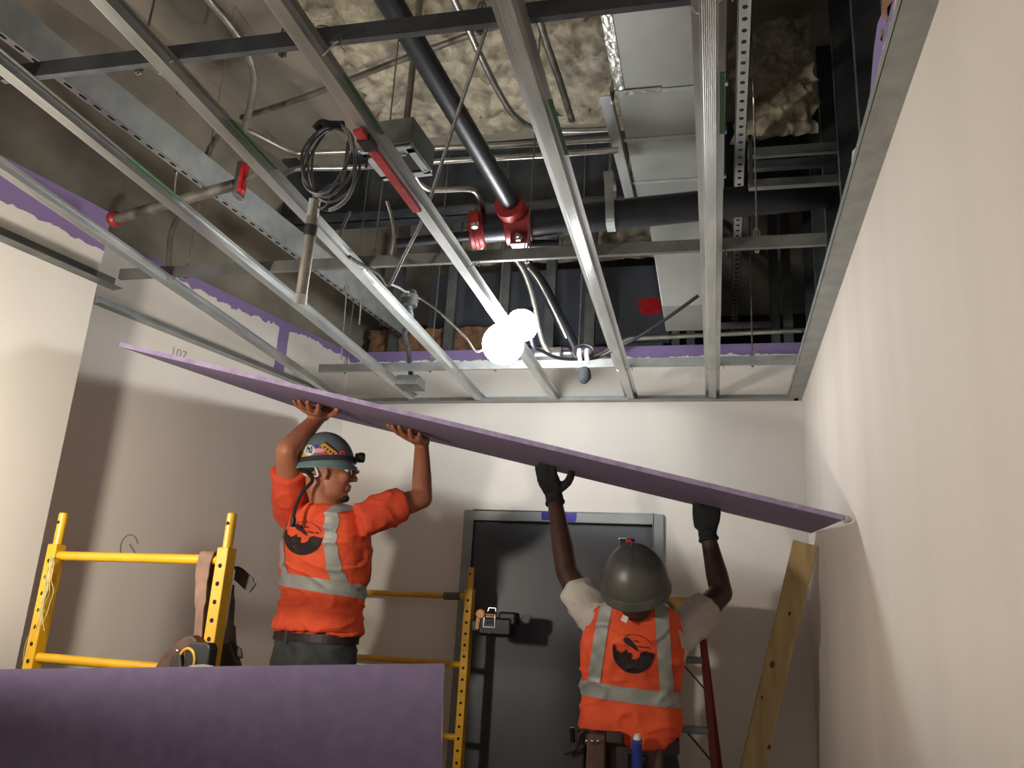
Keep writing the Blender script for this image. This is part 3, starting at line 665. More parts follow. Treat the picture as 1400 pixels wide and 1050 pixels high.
# red-tipped bar on the left
e0 = at(155, 300, 3.15); e1 = at(330, 250, 2.75)
t = thing('red_tipped_bar', 'grey pipe with a red block on its end, sticking out from the left wall', 'pipe', e0)
MB().tube([e0, e1 + (e1 - e0).normalized() * -0.02], 0.019, 12).build('pipe', 'emt_dull', t, smooth=True)
MB().lathe([(0.03, 0), (0.03, 0.02), (0.022, 0.03)], e0, e1 - e0, 14).build('flange', 'redpaint', t)
MB().box(e1 + V((-0.012, 0.012, 0.015)), (0.02, 0.045, 0.125)).build('plate', 'galv_dull', t, bevel=0.003)
MB().box(e1 + V((0.006, -0.002, 0.015)), (0.018, 0.032, 0.105)).build('red_block', 'redbright', t, bevel=0.006)
MB().tube([e1, e1 + V((0.09, 0.0, 0.055))], 0.006, 8).build('pin', 'emt_dull', t)

# hooks and short hanging wires by the slotted track
for (x0, y0, y1, k) in ((474, 397, 492, 1), (494, 410, 444, 0), (241, 236, 280, 1)):
    p = onZ(x0, y0, 3.075); dpt = (CR.transposed() @ (p - V((0, 0, CAMZ)))).z * -1
    q = at(x0 - (y1 - y0) * 0.08, y1, dpt); b = MB(); b.tube([p, q], 0.0035 if k else 0.005, 6)
    if k: b.tube([p + V((0.006 * math.cos(a), 0, 0.012 + 0.014 * math.sin(a))) for a in [j * 0.7 for j in range(12)]], 0.0028, 5)
    tag(b.build('hook_wire', 'emt'), {474: 'hooked wire hanging from the far end of the slotted track', 494: 'straight rod end beside the hooked wire below the slotted track', 241: 'twisted hook wire hanging from the slots at upper left'}[x0], 'wire')
b = MB(); b.tube(smooth_path([at(529, 275, 3.0), at(536, 300, 3.0), at(538, 325, 3.0), at(534, 348, 3.0)], 6), 0.006, 8); tag(b.build('cable_stub', 'emt', smooth=True), 'bright bent cable hanging in front of the middle carrying channel', 'cable')

# lamps: two work bulbs tied to the grid, cord, socket box, clips
def bulb_thing(c, r, label, m='cool_bulb', up=V((0, 0, 1))):
    c = V(c); t = thing('work_bulb', label, 'lamp', c)
    prof = []
    for k in range(15):
        a = -math.pi / 2 + (math.pi * 0.86) * k / 14; prof.append((max(0.001, r * math.cos(a)), r * math.sin(a)))
    MB().lathe(prof, c, up, 24).build('globe', m, t, smooth=True)
    MB().lathe([(r * 0.45, r * 0.86), (r * 0.42, r * 1.0), (0.02, r * 1.15), (0.02, r * 1.35)], c, up, 16).build('socket', 'blackplastic', t, smooth=True)
    return t
l1 = V((-0.865, 3.10, 2.605)); l1 = at(688, 470, 3.42); l2 = at(713, 445, 3.50)
bulb_thing(l1, 0.085, 'larger glaring white work bulb, lower left of the pair under the grid')
bulb_thing(l2, 0.068, 'smaller glaring white work bulb, upper right of the pair under the grid', up=V((0.3, 0.2, 1)).normalized())
pipe('lamp_cord', [l2 + V((0.02, 0.02, 0.08)), at(728, 470, 3.5), at(742, 480, 3.55), at(762, 489, 3.6), at(790, 491, 3.65), at(815, 489, 3.7), at(838, 479, 3.66), at(860, 468, 3.62), at(890, 450, 3.58), at(922, 428, 3.54), at(955, 404, 3.5)], 0.0075, 'blackcable', 'black lamp cord running right from the bulbs towards the studs', 'cord')
pipe('thin_cord', [at(573, 407, 3.55), at(601, 427, 3.5), at(636, 461, 3.45), at(655, 481, 3.42), l1 + V((-0.02, 0.03, 0.08))], 0.0045, 'emt', 'thin bright cable sloping from the dark coupling down to the bulbs', 'cable')
cb = at(752, 484, 4.02)
t = thing('conduit_box', 'bright metal conduit box on top of the far wall, right of the bulbs', 'box', cb)
MB().box(cb, (0.12, 0.06, 0.05)).build('box_body', 'emt', t, bevel=0.003)
MB().box(cb + V((0.005, -0.07, -0.035)), (0.12, 0.05, 0.018)).build('box_cover', 'galv', t)
MB().lathe([(0.016, 0), (0.018, 0.01), (0.018, 0.04), (0.014, 0.05)], cb + V((0.06, 0, 0)), (1, 0, 0), 12).build('connector', 'emt', t)
cz = at(797, 488, 3.66); t = thing('clip_bundle', 'two pale hooks holding a dark rag below the far carrying channel', 'clip', cz)
for k, dx_ in enumerate((-0.016, 0.016)):
    pts = [cz + V((dx_ + 0.004, 0.03, 0.035)), cz + V((dx_, 0.0, 0.03)), cz + V((dx_ + 0.002, -0.012, 0.0)), cz + V((dx_ + 0.008, -0.01, -0.035))]
    MB().tube(smooth_path(pts, 5), [0.0095] * 16, 8).build('hook', 'st_white', t, smooth=True)
MB().tube([cz + V((0.045 * math.cos(a), 0.02, 0.03 + 0.035 * math.sin(a))) for a in [2 * math.pi * k / 20 for k in range(21)]], 0.006, 6).build('cable_ring', 'blackcable', t, smooth=True)
b = MB(); b.ell(cz + V((0.01, 0.0, -0.082)), (0.028, 0.02, 0.042), None, 14, 10); b.v = [p + V((noise.noise(p * 40), 0, noise.noise(p * 40 + V((3, 0, 0))))) * 0.006 for p in b.v]
b.build('rag', 'denim_dark', t, smooth=True)
# a nearer bulb on its cord, left of the camera's view, and an unseen cabinet added to keep its light off the foreground board
l3 = V((-1.9, 1.2, 1.76))
t = bulb_thing(l3, 0.07, 'warm string-light bulb hung over the near end of the room', 'warm_bulb')
MB().tube([l3 + V((0, 0, 0.09)), l3 + V((0, 0, DECK - l3.z))], 0.005, 6).build('cord', 'blackcable', t)
t = thing('blocker_cabinet', 'added grey steel cabinet by the near left wall, blocking the warm bulb from the foreground board', 'cabinet', (-1.97, 1.22, 0))
MB().bbox((-2.44, 1.05, 0.1), (-1.48, 1.40, 1.665)).build('body', 'galv_dark', t, bevel=0.006)
for x in (-2.43, -1.965):
    d_ = MB().bbox((x, 1.033, 0.13), (x + 0.455, 1.048, 1.60)).build('door', 'galv_dull', t, bevel=0.003)
    MB().bbox((x + (0.41 if x < -2 else 0.03), 1.015, 0.86), (x + (0.43 if x < -2 else 0.05), 1.032, 1.0)).build('handle', 'blackplastic', d_)
for x in (-2.40, -1.58):
    MB().bbox((x, 1.07, 0), (x + 0.05, 1.38, 0.1)).build('foot', 'galv_dark', t)

# ================================================================ BOARDS, SCAFFOLD, LADDER, PLANK
UP = V((0, 0, CAMZ))
bNR = V((0.382, 2.753, 0.392)) + UP; bFR = V((0.400, 3.845, 0.488)) + UP; bNL = V((-2.069, 2.445, 0.908)) + UP; bFL = V((-1.959, 3.763, 1.011)) + UP
bc = (bNR + bFR + bNL + bFL) / 4; bn = ((bFR + bFL - bNR - bNL).cross(bNR + bFR - bNL - bFL)).normalized()
if bn.z < 0: bn = -bn
def on_board(x, y):
    r = ray(x, y); o = V(UP); return o + r * ((bc - o).dot(bn) / r.dot(bn))
TH = 0.0159
def bil(u, v): return lerp(lerp(bNL, bNR, u), lerp(bFL, bFR, u), v)
t = thing('gypsum_board', 'purple gypsum board the two workers lift overhead, tilted down to the right wall', 'board', bil(0.5, 0.5))
nu, nv = 24, 12
b = MB(); b.grid(lambda u, v: bil(u, v), nu, nv); b.build('board_face', 'purple', t)
b = MB(); b.grid(lambda u, v: bil(u, v) + bn * TH, nu, nv); b.build('board_back', 'gypsum', t)
def rim(f, n, name, m):
    b = MB()
    b.grid(lambda u, v: f(u) + bn * (TH * v) + V((0, 0, 0)), n, 2); return b.build(name, m, t)
rim(lambda u: bil(u, 0), 40, 'near_edge', 'purpleedge'); rim(lambda u: bil(u, 1), 40, 'far_edge', 'purpleedge')
rim(lambda u: bil(0, u), 20, 'left_end', 'gypsum'); rim(lambda u: bil(1, u), 20, 'right_end', 'gypsum')
# torn paper tag showing at the far edge, and a crumb of plaster at the right tip
b = MB(); p0 = on_board(510, 581); p1 = on_board(544, 590)
b.add([p0 - bn * 0.002, lerp(p0, p1, 0.5) - bn * 0.003 + V((0, 0.008, 0)), p1 - bn * 0.002, p1 - bn * 0.003 + V((0, -0.014, 0)), lerp(p0, p1, 0.5) - bn * 0.003 + V((0, -0.010, 0))], [(0, 1, 2, 3, 4)]); b.build('torn_paper', 'gypsum', t)
b = MB(); b.ell(bNR + V((0.012, 0.02, 0.006)), (0.016, 0.02, 0.012), None, 8, 6); b.build('plaster_crumb', 'gypsum', t)

# board standing in the foreground, tipped so its right end is up
TR = at(607, 907, 1.98); th_ = math.radians(4.6); yaw = math.radians(6)
ux = V((math.cos(yaw) * math.cos(th_), math.sin(yaw) * math.cos(th_), math.sin(th_)))
fnrm = V((math.sin(yaw), -math.cos(yaw), 0.05)).normalized(); uz = -(ux.cross(fnrm)).normalized()
if uz.z < 0: uz = -uz
# fit the in-plane directions to the seen edges
eL = at(0, 915, 1.98); 
nrm = V((0.10, -1, 0.06)).normalized()
def on_front(x, y):
    r = ray(x, y); o = V(UP); return o + r * ((TR - o).dot(nrm) / r.dot(nrm))
eL = on_front(0, 915); eB = on_front(614, 1050)
ux = (TR - eL).normalized(); uz = (TR - eB).normalized(); uz = (uz - ux * uz.dot(ux)).normalized()
WB, HB = 1.62, 1.215
t = thing('gypsum_board', 'dark purple gypsum board standing in the foreground at lower left, in shade', 'board', TR - ux * WB / 2 - uz * HB)
c0 = TR - ux * WB - uz * HB
def fb(u, v, d=0): return c0 + ux * (WB * u) + uz * (HB * v) - nrm * d
b = MB()
rt = [fb(1 + 0.0016 * math.sin(k * 2.1) + 0.001 * math.sin(k * 5.3), k / 16) for k in range(17)]
b.prism([fb(0, 0)] + rt + [fb(0, 1)], nrm * -0.0004); b.build('board_face', 'purple', t)
MB().prism([fb(0, 0, 0.0005), fb(0.998, 0, 0.0005), fb(0.998, 0.998, 0.0005), fb(0, 0.998, 0.0005)], nrm * -0.0144).build('board_core', 'gypsum', t)
b = MB(); b.prism([fb(0, 0.9985, 0.0002), fb(0.999, 0.9985, 0.0002), fb(0.999, 0.9985, 0.0155), fb(0, 0.9985, 0.0155)], uz * 0.002); b.build('top_edge', 'purpleedge', t)
MB().prism([fb(0.607, 0.9995, -0.0006), fb(0.645, 0.9995, -0.0006), fb(0.648, 1.001, -0.0006), fb(0.632, 1.0045, -0.0006), fb(0.612, 1.003, -0.0006)], nrm * -0.004).build('torn_paper', 'gypsum', t)

# rolling scaffold
AL = V((-2.063, 2.34, 0)); AR = V((-1.388, 2.237, 0)); BR_ = V((-1.144, 3.98, 0)); BL_ = BR_ + AL - AR
sx_ = (AR - AL).normalized(); sy_ = (BR_ - AR).normalized(); RS = Matrix((sx_, sy_, V((0, 0, 1)))).transposed()
t = thing('rolling_scaffold', 'yellow steel rolling scaffold with punched posts, holding the worker in the orange shirt', 'scaffold', (AL + BR_) / 2)
hole_me = MB().lathe([(0.0068, 0), (0.0068, 0.0008)], (0, 0, 0), sy_, seg=10).mesh('hole'); hole_me.materials.append(MATS['blackhole'])
org = world_loc(t)
def post(P, hz0):
    p = MB(); p.bbox((-0.02, -0.02, 0.14), (0.02, 0.02, 1.675)); p.v = [P + RS @ q for q in p.v]
    o = p.build('post', 'yellow', t, bevel=0.003)
    pin = MB().lathe([(0.0145, 1.675), (0.0145, 1.773), (0.011, 1.777)], P, (0, 0, 1), 16).build('coupling_pin', 'yellow', t, smooth=True)
    for k in range(29):
        z = 0.20 + k * 0.0508
        if z > 1.66: break
        h = bpy.data.objects.new('hole', hole_me); C.objects.link(h); h.parent = o; h.location = P + RS @ V((0, -0.0207, z)) - org
    h = bpy.data.objects.new('hole', hole_me); C.objects.link(h); h.parent = pin; h.location = P + RS @ V((0, -0.0152, 1.745)) - org; h.scale = (0.8, 0.8, 0.8)
    c = MB(); c.lathe([(0.05, -0.015), (0.055, -0.01), (0.055, 0.01), (0.05, 0.015)], P + V((0, 0, 0.056)), sx_, 18); c.build('caster_wheel', 'blackplastic', t, smooth=True)
    c = MB()
    for s_ in (-1, 1): c.box(P + RS @ V((s_ * 0.022, 0, 0.085)), (0.004, 0.03, 0.09), RS)
    c.box(P + V((0, 0, 0.132)), (0.05, 0.05, 0.008), RS); c.build('caster_fork', 'galv', t)
for P in (AL, AR, BL_, BR_): post(P, 0)
for (P, Q) in ((AL, AR), (BL_, BR_)):
    for z in (1.64, 1.33, 1.015, 0.70, 0.39):
        MB().tube([P + V((0, 0, z)) + sx_ * 0.018, Q + V((0, 0, z)) - sx_ * 0.018], 0.0145, 14).build('rung', 'yellow', t, smooth=True)
for (P, Q) in ((AL, BL_), (AR, BR_)):
    MB().beam(P + V((0, 0, 0.40)) + sy_ * 0.02, Q + V((0, 0, 0.40)) - sy_ * 0.02, 0.03, 0.06).build('side_rail', 'yellow', t, bevel=0.003)
for k in range(4):
    a = lerp(AL, AR, (k + 0.06) / 4 + 0.0); c_ = lerp(AL, AR, (k + 0.94) / 4); m_ = (a + c_) / 2
    w_ = (c_ - a).length
    MB().beam(m_ + V((0, 0, 0.445)) + sy_ * 0.04, m_ + (BL_ - AL) + V((0, 0, 0.445)) - sy_ * 0.04, w_, 0.025).build('platform_board', 'plywood', t, bevel=0.002)
p0 = lerp(BL_, BR_, 0.80) + V((0, 0, 1.64)); p1 = lerp(BL_, BR_, 0.93) + V((0, 0, 1.64))
MB().lathe([(0.0165, 0), (0.0195, 0.004), (0.0185, 0.03), (0.0195, 0.06), (0.0185, (p1 - p0).length - 0.004), (0.0165, (p1 - p0).length)], p0, p1 - p0, 14).build('tape_wrap', 'tapegrip', t, smooth=True)

# twine on the left post
tw = AL + sx_ * 0.026 + V((0, 0, 1.635)) - sy_ * 0.03
t = thing('twine', 'frayed straw-coloured twine hanging from the top rung of the scaffold', 'twine', tw)
random.seed(11)
for k in range(9):
    L_ = random.uniform(0.14, 0.33); pts = [tw + V((random.uniform(-.006, .014), -0.004 * k * 0.3, 0.0))]
    x = 0
    for j in range(1, 7):
        x += random.uniform(-0.011, 0.010) - (0.004 if k == 8 else 0); pts.append(tw + V((x + random.uniform(-.004, .01), random.uniform(-.006, .002), -L_ * j / 6)))
    MB().tube(smooth_path(pts, 3), 0.0011, 4).build('strand', 'straw', t)

# tool belt hung over the top rung at the right post
hb_ = AR - sx_ * 0.055 + V((0, 0, 1.655)); yv = -sy_
t = thing('tool_belt', 'brown leather tool belt slung over the top rung beside the scaffold post', 'tool belt', AR + V((-0.1, -0.06, 1.2)))
def ribbon(pts, wdir, w_, th, n=5):
    b = MB(); P = smooth_path(pts, n); N_ = len(P); ws = w_ if isinstance(w_, list) else [w_] * N_
    if len(ws) != N_: ws = [ws[min(len(ws) - 1, int(i / (N_ - 1) * (len(ws) - 1) + 0.5))] for i in range(N_)]
    rings = []
    for i, p in enumerate(P):
        d = (P[min(i + 1, N_ - 1)] - P[max(i - 1, 0)]).normalized(); wv = V(wdir); wv = (wv - d * wv.dot(d)).normalized(); nn = d.cross(wv)
        rings.append([p + wv * ws[i] / 2 - nn * th / 2, p + wv * ws[i] / 2 + nn * th / 2, p - wv * ws[i] / 2 + nn * th / 2, p - wv * ws[i] / 2 - nn * th / 2])
    b.loft(rings); return b
def A_(x, y, off=0.0): 
    """a point on the plane of the near end frame, off metres towards the camera"""
    r = ray(x, y); o = V(UP); P = AL - sy_ * off; return o + r * ((P - o).dot(sy_) / r.dot(sy_))
ribbon([A_(291, 775, -0.03), A_(290, 757, 0.0), A_(284, 756, 0.022), A_(278, 775, 0.024), A_(275, 810, 0.024), A_(273, 845, 0.024), A_(270, 880, 0.024)], sx_, [0.03, 0.045, 0.05, 0.048, 0.04, 0.028, 0.03], 0.005).build('strap', 'leather_light', t, smooth=True)
ribbon([A_(290, 757, 0.006), A_(294, 775, -0.022), A_(283, 820, -0.026), A_(276, 862, -0.02), A_(277, 890, 0.0)], sx_ * 0.5 + sy_, [0.03, 0.035, 0.03, 0.02, 0.02], 0.005).build('strap', 'leather_dark', t, smooth=True)
ribbon([A_(318, 782, -0.05), A_(326, 785, -0.052), A_(336, 794, -0.05), A_(346, 804, -0.045)], V((-0.5, 0, -0.8)), [0.036, 0.04, 0.04, 0.03], 0.005).build('strap_end', 'leather_dark', t, smooth=True)
ribbon([A_(316, 800, -0.05), A_(314, 840, -0.05), A_(312, 870, -0.05), A_(316, 905, -0.05)], sx_, [0.02, 0.03, 0.05, 0.08], 0.006).build('strap', 'leather_dark', t, smooth=True)
def pouch(pts, d, name, m, nse=0.004):
    b = MB(); b.prism(pts, d); 
    o = b.build(name, m, t, bevel=0.006); return o
pouch([A_(222, 915, 0.03), A_(232, 898, 0.03), A_(245, 884, 0.03), A_(262, 872, 0.03), A_(274, 868, 0.03), A_(284, 880, 0.03), A_(286, 915, 0.03), A_(280, 1010, 0.03), A_(226, 1010, 0.03)], sy_ * -0.035, 'pouch', 'leather')
pouch([A_(233, 915, 0.066), A_(238, 895, 0.066), A_(250, 890, 0.066), A_(253, 915, 0.066), A_(250, 980, 0.066), A_(232, 980, 0.066)], sy_ * -0.012, 'pouch_flap', 'leather_dark')
pouch([A_(303, 915, -0.06), A_(312, 878, -0.06), A_(322, 876, -0.06), A_(333, 912, -0.06), A_(331, 1000, -0.06), A_(303, 1000, -0.06)], sy_ * -0.03, 'pouch', 'leather_dark')
for x, y in ((243, 890), (265, 882)): MB().ell(A_(x, y, 0.068), (0.006, 0.004, 0.006), None, 8, 6).build('rivet', 'rivet', t)
tm = A_(270, 896, 0.085)
t = thing('tape_measure', 'black tape measure with a yellow ring in the hanging tool belt', 'tape measure', tm)
b = MB(); pr = [(-0.045, -0.05), (-0.045, 0.02), (-0.03, 0.035), (0.03, 0.035), (0.04, 0.02), (0.04, -0.05)]
b.prism([tm + sx_ * x + V((0, 0, z)) for x, z in pr], sy_ * 0.035); b.build('case', 'blackplastic', t, bevel=0.006)
b = MB(); pts = [tm - sy_ * 0.002 + sx_ * (-0.032 + 0.028 * math.cos(a)) + V((0, 0, -0.018 + 0.034 * math.sin(a))) for a in [math.radians(-40 + 190 * k / 14) for k in range(15)]]
b.tube(pts, 0.0045, 8); b.build('ring', 'yellow', t, smooth=True)

# laser level clamped on the far post
lc = onY(667, 850, 3.93)
t = thing('laser_level', 'black and yellow laser level clamped beside the far scaffold post', 'laser level', lc)
MB().box(lc + V((0.045, 0, -0.02)), (0.16, 0.10, 0.085)).build('body', 'blackplastic', t, bevel=0.012)
MB().box(lc + V((0.10, 0.0, 0.018)), (0.085, 0.09, 0.06)).build('battery', 'blackplastic', t, bevel=0.01)
b = MB(); b.lathe([(0.018, -0.01), (0.022, -0.006), (0.022, 0.006), (0.018, 0.01)], lc + V((-0.022, -0.055, 0.032)), (0, 1, 0), 16); b.beam(lc + V((-0.03, -0.055, 0.03)), lc + V((-0.034, -0.055, -0.035)), 0.016, 0.012, V((0, 1, 0))); b.build('yellow_knob', 'lasergold', t, smooth=True)
MB().box(lc + V((0.025, -0.052, 0.026)), (0.046, 0.004, 0.016)).build('label', 'lasergold', t)
b = MB(); w0 = lc + V((0.022, -0.054, 0.0))
for p, q in (((-0.026, 0.022), (-0.028, -0.024)), ((-0.028, -0.024), (0.026, -0.024)), ((0.026, -0.024), (0.024, 0.03))): b.beam(w0 + V((p[0], 0, p[1])), w0 + V((q[0], 0, q[1])), 0.0035, 0.003, V((0, 1, 0)))
b.build('window_rim', 'clearplastic', t)
b = MB()
for k in range(4): b.box(w0 + V((-0.014 + 0.01 * k, -0.0005, -0.002)), (0.005, 0.002, 0.018))
for k in range(4): b.box(w0 + V((-0.014 + 0.0105 * k, -0.0005, 0.027)), (0.007, 0.002, 0.007))
b.build('printed_text', 'st_dark', t)
b = MB()
for p, q in (((-0.016, 0.046), (-0.012, 0.062)), ((-0.012, 0.062), (0.02, 0.062)), ((0.02, 0.062), (0.022, 0.046))): b.beam(w0 + V((p[0], 0.02, p[1])), w0 + V((q[0], 0.02, q[1])), 0.003, 0.004, V((0, 1, 0)))
b.build('lens_window', 'clearplastic', t)
MB().box(lc + V((-0.060, 0.06, -0.02)), (0.09, 0.03, 0.05)).build('clamp', 'blackplastic', t, bevel=0.004)
MB().ell(w0 + V((0.004, -0.002, -0.05)), (0.004, 0.003, 0.005), None, 8, 6).build('screw', 'rivet', t)

# timber plank leaning in the corner
T0 = onY(1085, 738, 3.76); T1 = onY(1112, 743, 3.76); B0 = at(1012, 1050, 3.45); 
ax_ = (B0 - T0).normalized(); Lp = T0.z / -ax_.z; wv = (T1 - T0); wv = (wv - ax_ * wv.dot(ax_)).normalized(); tn = ax_.cross(wv).normalized()
if tn.y < 0: tn = -tn
WP = 0.098
t = thing('timber_plank', 'long knotty timber plank leaning into the right-hand corner', 'plank', T0 + ax_ * Lp + wv * WP / 2)
bot0 = T0 + ax_ * Lp; bot1 = bot0 + wv * WP; zc_ = -ax_.z
bot1 = bot1 + ax_ * (bot1.z / zc_)
MB().prism([T0, T0 + wv * WP, bot1, bot0], tn * 0.036).build('plank', 'wood', t, bevel=0.004)
for s_, o_, r_ in ((0.52, 0.03, 0.010), (0.30, 0.05, 0.006), (0.84, 0.09, 0.007), (0.97, 0.05, 0.009), (0.66, 0.02, 0.005), (1.12, 0.07, 0.008)):
    kp = T0 + ax_ * s_ + wv * o_ - tn * 0.0006; b = MB()
    b.prism([kp + ax_ * (1.5 * r_ * math.cos(a)) + wv * (r_ * math.sin(a)) for a in [2 * math.pi * k / 12 for k in range(12)]], tn * 0.0006); b.build('knot', 'woodknot', t)

# step ladder behind the right-hand worker
lt = at(958, 838, 3.58); lb = at(977, 1050, 3.36); ld = (lb - lt).normalized(); lfoot = lt + ld * (lt.z / -ld.z)
t = thing('step_ladder', 'red fibreglass step ladder behind the worker in the grey hard hat', 'ladder', (lt.x - 0.2, 3.6, 0))
LW = 0.30
lt2 = lt - V((LW, 0, 0)); lf2 = lfoot - V((LW + 2 * (lfoot.x - lt.x), 0, 0))
for p, q in ((lt, lfoot), (lt2, lf2)):
    MB().beam(p + V((0, 0, -0.02)), q, 0.028, 0.072, V((0, -1, 0.2))).build('rail', 'redfiber', t, bevel=0.003)
for p, q in ((lt + V((0.0, 0.10, 0)), V((lfoot.x + 0.05, 4.10, 0))), (lt2 + V((0.0, 0.10, 0)), V((lf2.x - 0.05, 4.10, 0)))):
    MB().beam(p + V((0, 0, -0.02)), q, 0.024, 0.05, V((0, -1, 0.2))).build('rear_rail', 'redfiber', t, bevel=0.003)
H_ = lt.z
for k, z in enumerate((0.28, 0.57, 0.86, 1.15, 1.42)):
    f_ = (H_ - z) / H_; p = lerp(lt, lfoot, f_); q = lerp(lt2, lf2, f_)
    MB().box((p + q) / 2, ((p - q).length - 0.02, 0.08, 0.026)).build('step', 'alu', t, bevel=0.003)
    MB().beam(p + V((-0.01, 0.03, -0.005)), p + V((-0.09, 0.035, -0.005)) + V((0.0, 0, -0.0)) , 0.02, 0.02).build('step_bracket', 'galv_dark', t)
    MB().beam(lerp(lt, lfoot, min(1, f_ + 0.07)) + V((-0.012, 0.03, 0)), p + V((-0.10, 0.03, -0.012)), 0.014, 0.006).build('step_brace', 'galv_dark', t)
pc = (lt + lt2) / 2 + V((0, 0.05, 0.03)); MB().box(pc, (LW + 0.06, 0.17, 0.06)).build('top_cap', 'ladderplastic', t, bevel=0.01)
for p in (lerp(lt, lfoot, 0.35), lerp(lt2, lf2, 0.35)):
    MB().beam(p + V((0, 0.03, 0)), V((p.x, 3.90, p.z)), 0.02, 0.005).build('spreader', 'galv_dark', t)
for q in (lfoot, lf2): MB().box(q + V((0, 0, 0.015)), (0.045, 0.085, 0.03)).build('foot', 'blackplastic', t)

# pencil note and scuff hook on the left wall, plaster wisps
def text_obj(txt, size):
    cu = bpy.data.curves.new('t', 'FONT'); cu.body = txt; cu.size = size; o = bpy.data.objects.new('t', cu); C.objects.link(o)
    dg = bpy.context.evaluated_depsgraph_get(); me = bpy.data.meshes.new_from_object(o.evaluated_get(dg)); vs = [v.co.copy() for v in me.vertices]; fs = [tuple(p.vertices) for p in me.polygons]
    bpy.data.objects.remove(o); return vs, fs
p = on_left(232, 485) + WLn * 0.0008
vs, fs = text_obj('107', 0.06); b = MB(); b.add([p + WLd * v.x + V((0, 0, v.y)) for v in vs], fs); tag(b.build('pencil_note', 'pencil'), 'faint pencilled figure 107 on the left wall above the board', 'writing')
b = MB(); c_ = on_left(176, 748) + WLn * 0.0015
b.tube([c_ + WLd * (0.04 * math.cos(a)) + V((0, 0, 0.05 * math.sin(a))) for a in [math.radians(20 + 200 * k / 14) for k in range(15)]], 0.0013, 4)
b.tube([c_ + V((0, 0, 0.012)), c_ + WLd * 0.045 + V((0, 0, -0.03))], 0.0016, 4)
tag(b.build('scribble', 'scuff'), 'curled pencil scribble on the shaded left wall above the yellow scaffold', 'writing')

# ================================================================ PEOPLE
def evaluated(o, name):
    dg = bpy.context.evaluated_depsgraph_get(); me = bpy.data.meshes.new_from_object(o.evaluated_get(dg)); me.name = name; return me
def remesh(mb, name, m, parent, voxel=0.006, it=6, fac=0.5, fold=0.0, fscale=14, seed=0, fold_dir=None, drop=None):
    """grow one continuous skin over overlapping volumes"""
    org = world_loc(parent); me = mb.mesh(name, org)
    o = bpy.data.objects.new(name, me); C.objects.link(o)
    r = o.modifiers.new('r', 'REMESH'); r.mode = 'VOXEL'; r.voxel_size = voxel
    if it: s_ = o.modifiers.new('s', 'SMOOTH'); s_.factor = fac; s_.iterations = it
    me2 = evaluated(o, name); o.modifiers.clear(); o.data = me2; bpy.data.meshes.remove(me)
    if fold:
        nn = [v.normal.copy() for v in me2.vertices]
        for v, n in zip(me2.vertices, nn):
            q = v.co * fscale + V((seed, seed, seed)); q2 = V((q.x, q.y, q.z * 1.6))
            k = noise.noise(q2) * 0.5 + noise.noise(q2 * 0.45 + V((5, 1, 2))) * 0.6
            k2 = 1 - abs(noise.noise(V((q.x * 0.5 + q.z * 0.5, q.y * 0.5, q.z * 0.75 - q.x * 0.3)))) * 2
            v.co += n * fold * (k + 0.8 * max(0, k2) ** 4 - 0.1)
    if drop is not None:
        bm = bmesh.new(); bm.from_mesh(me2)
        for co, no in drop:
            g = bm.verts[:] + bm.edges[:] + bm.faces[:]
            bmesh.ops.bisect_plane(bm, geom=g, plane_co=V(co) - org, plane_no=V(no), clear_outer=True)
        bm.to_mesh(me2); bm.free()
    me2.materials.clear(); me2.materials.append(MATS[m]); me2.shade_smooth()
    o.parent = parent; WL[o.name] = org
    return o
def cut_band(src, planes, name, m, parent, off=0.003):
    """a strip of the garment between planes, lifted off the cloth: planes = [(point, outward normal)]"""
    org = world_loc(parent); bm = bmesh.new(); bm.from_mesh(src.data)
    for co, no in planes:
        g = bm.verts[:] + bm.edges[:] + bm.faces[:]
        bmesh.ops.bisect_plane(bm, geom=g, plane_co=V(co) - org, plane_no=V(no), clear_outer=True)
    bm.normal_update(); nn = [(v, v.normal.copy()) for v in bm.verts]
    for v, n in nn: v.co += n * off
    me = bpy.data.meshes.new(name); bm.to_mesh(me); bm.free(); me.materials.clear(); me.materials.append(MATS[m]); me.shade_smooth()
    o = bpy.data.objects.new(name, me); C.objects.link(o); o.parent = parent; WL[o.name] = org; return o
def decal(polys, c, u, v, d, src, name, m, parent, off=0.0048, cell=0.006):
    """flat print: 2-D polygons laid on the cloth of src, looking along d"""
    org = world_loc(src); bm0 = bmesh.new(); bm0.from_mesh(src.data); tree = BVHTree.FromBMesh(bm0)
    bm = bmesh.new()
    for poly in polys:
        vs = [bm.verts.new((x, y, 0)) for x, y in poly]
        f = bm.faces.new(vs)
    bmesh.ops.triangulate(bm, faces=bm.faces[:])
    xs = [q.co.x for q in bm.verts]; ys = [q.co.y for q in bm.verts]
    x = min(xs)
    while x < max(xs): bmesh.ops.bisect_plane(bm, geom=bm.verts[:] + bm.edges[:] + bm.faces[:], plane_co=(x, 0, 0), plane_no=(1, 0, 0)); x += cell
    y = min(ys)
    while y < max(ys): bmesh.ops.bisect_plane(bm, geom=bm.verts[:] + bm.edges[:] + bm.faces[:], plane_co=(0, y, 0), plane_no=(0, 1, 0)); y += cell
    u, v, d = V(u).normalized(), V(v).normalized(), V(d).normalized()
    for q in bm.verts:
        p = V(c) - org + u * q.co.x + v * q.co.y
        hit = tree.ray_cast(p - d * 0.4, d)
        q.co = (hit[0] - d * off) if hit[0] is not None else p
    bmesh.ops.recalc_face_normals(bm, faces=bm.faces)
    porg = world_loc(parent)
    for q in bm.verts: q.co += org - porg
    me = bpy.data.meshes.new(name); bm.to_mesh(me); bm.free(); bm0.free(); me.materials.append(MATS[m])
    o = bpy.data.objects.new(name, me); C.objects.link(o); o.parent = parent; WL[o.name] = porg; return o

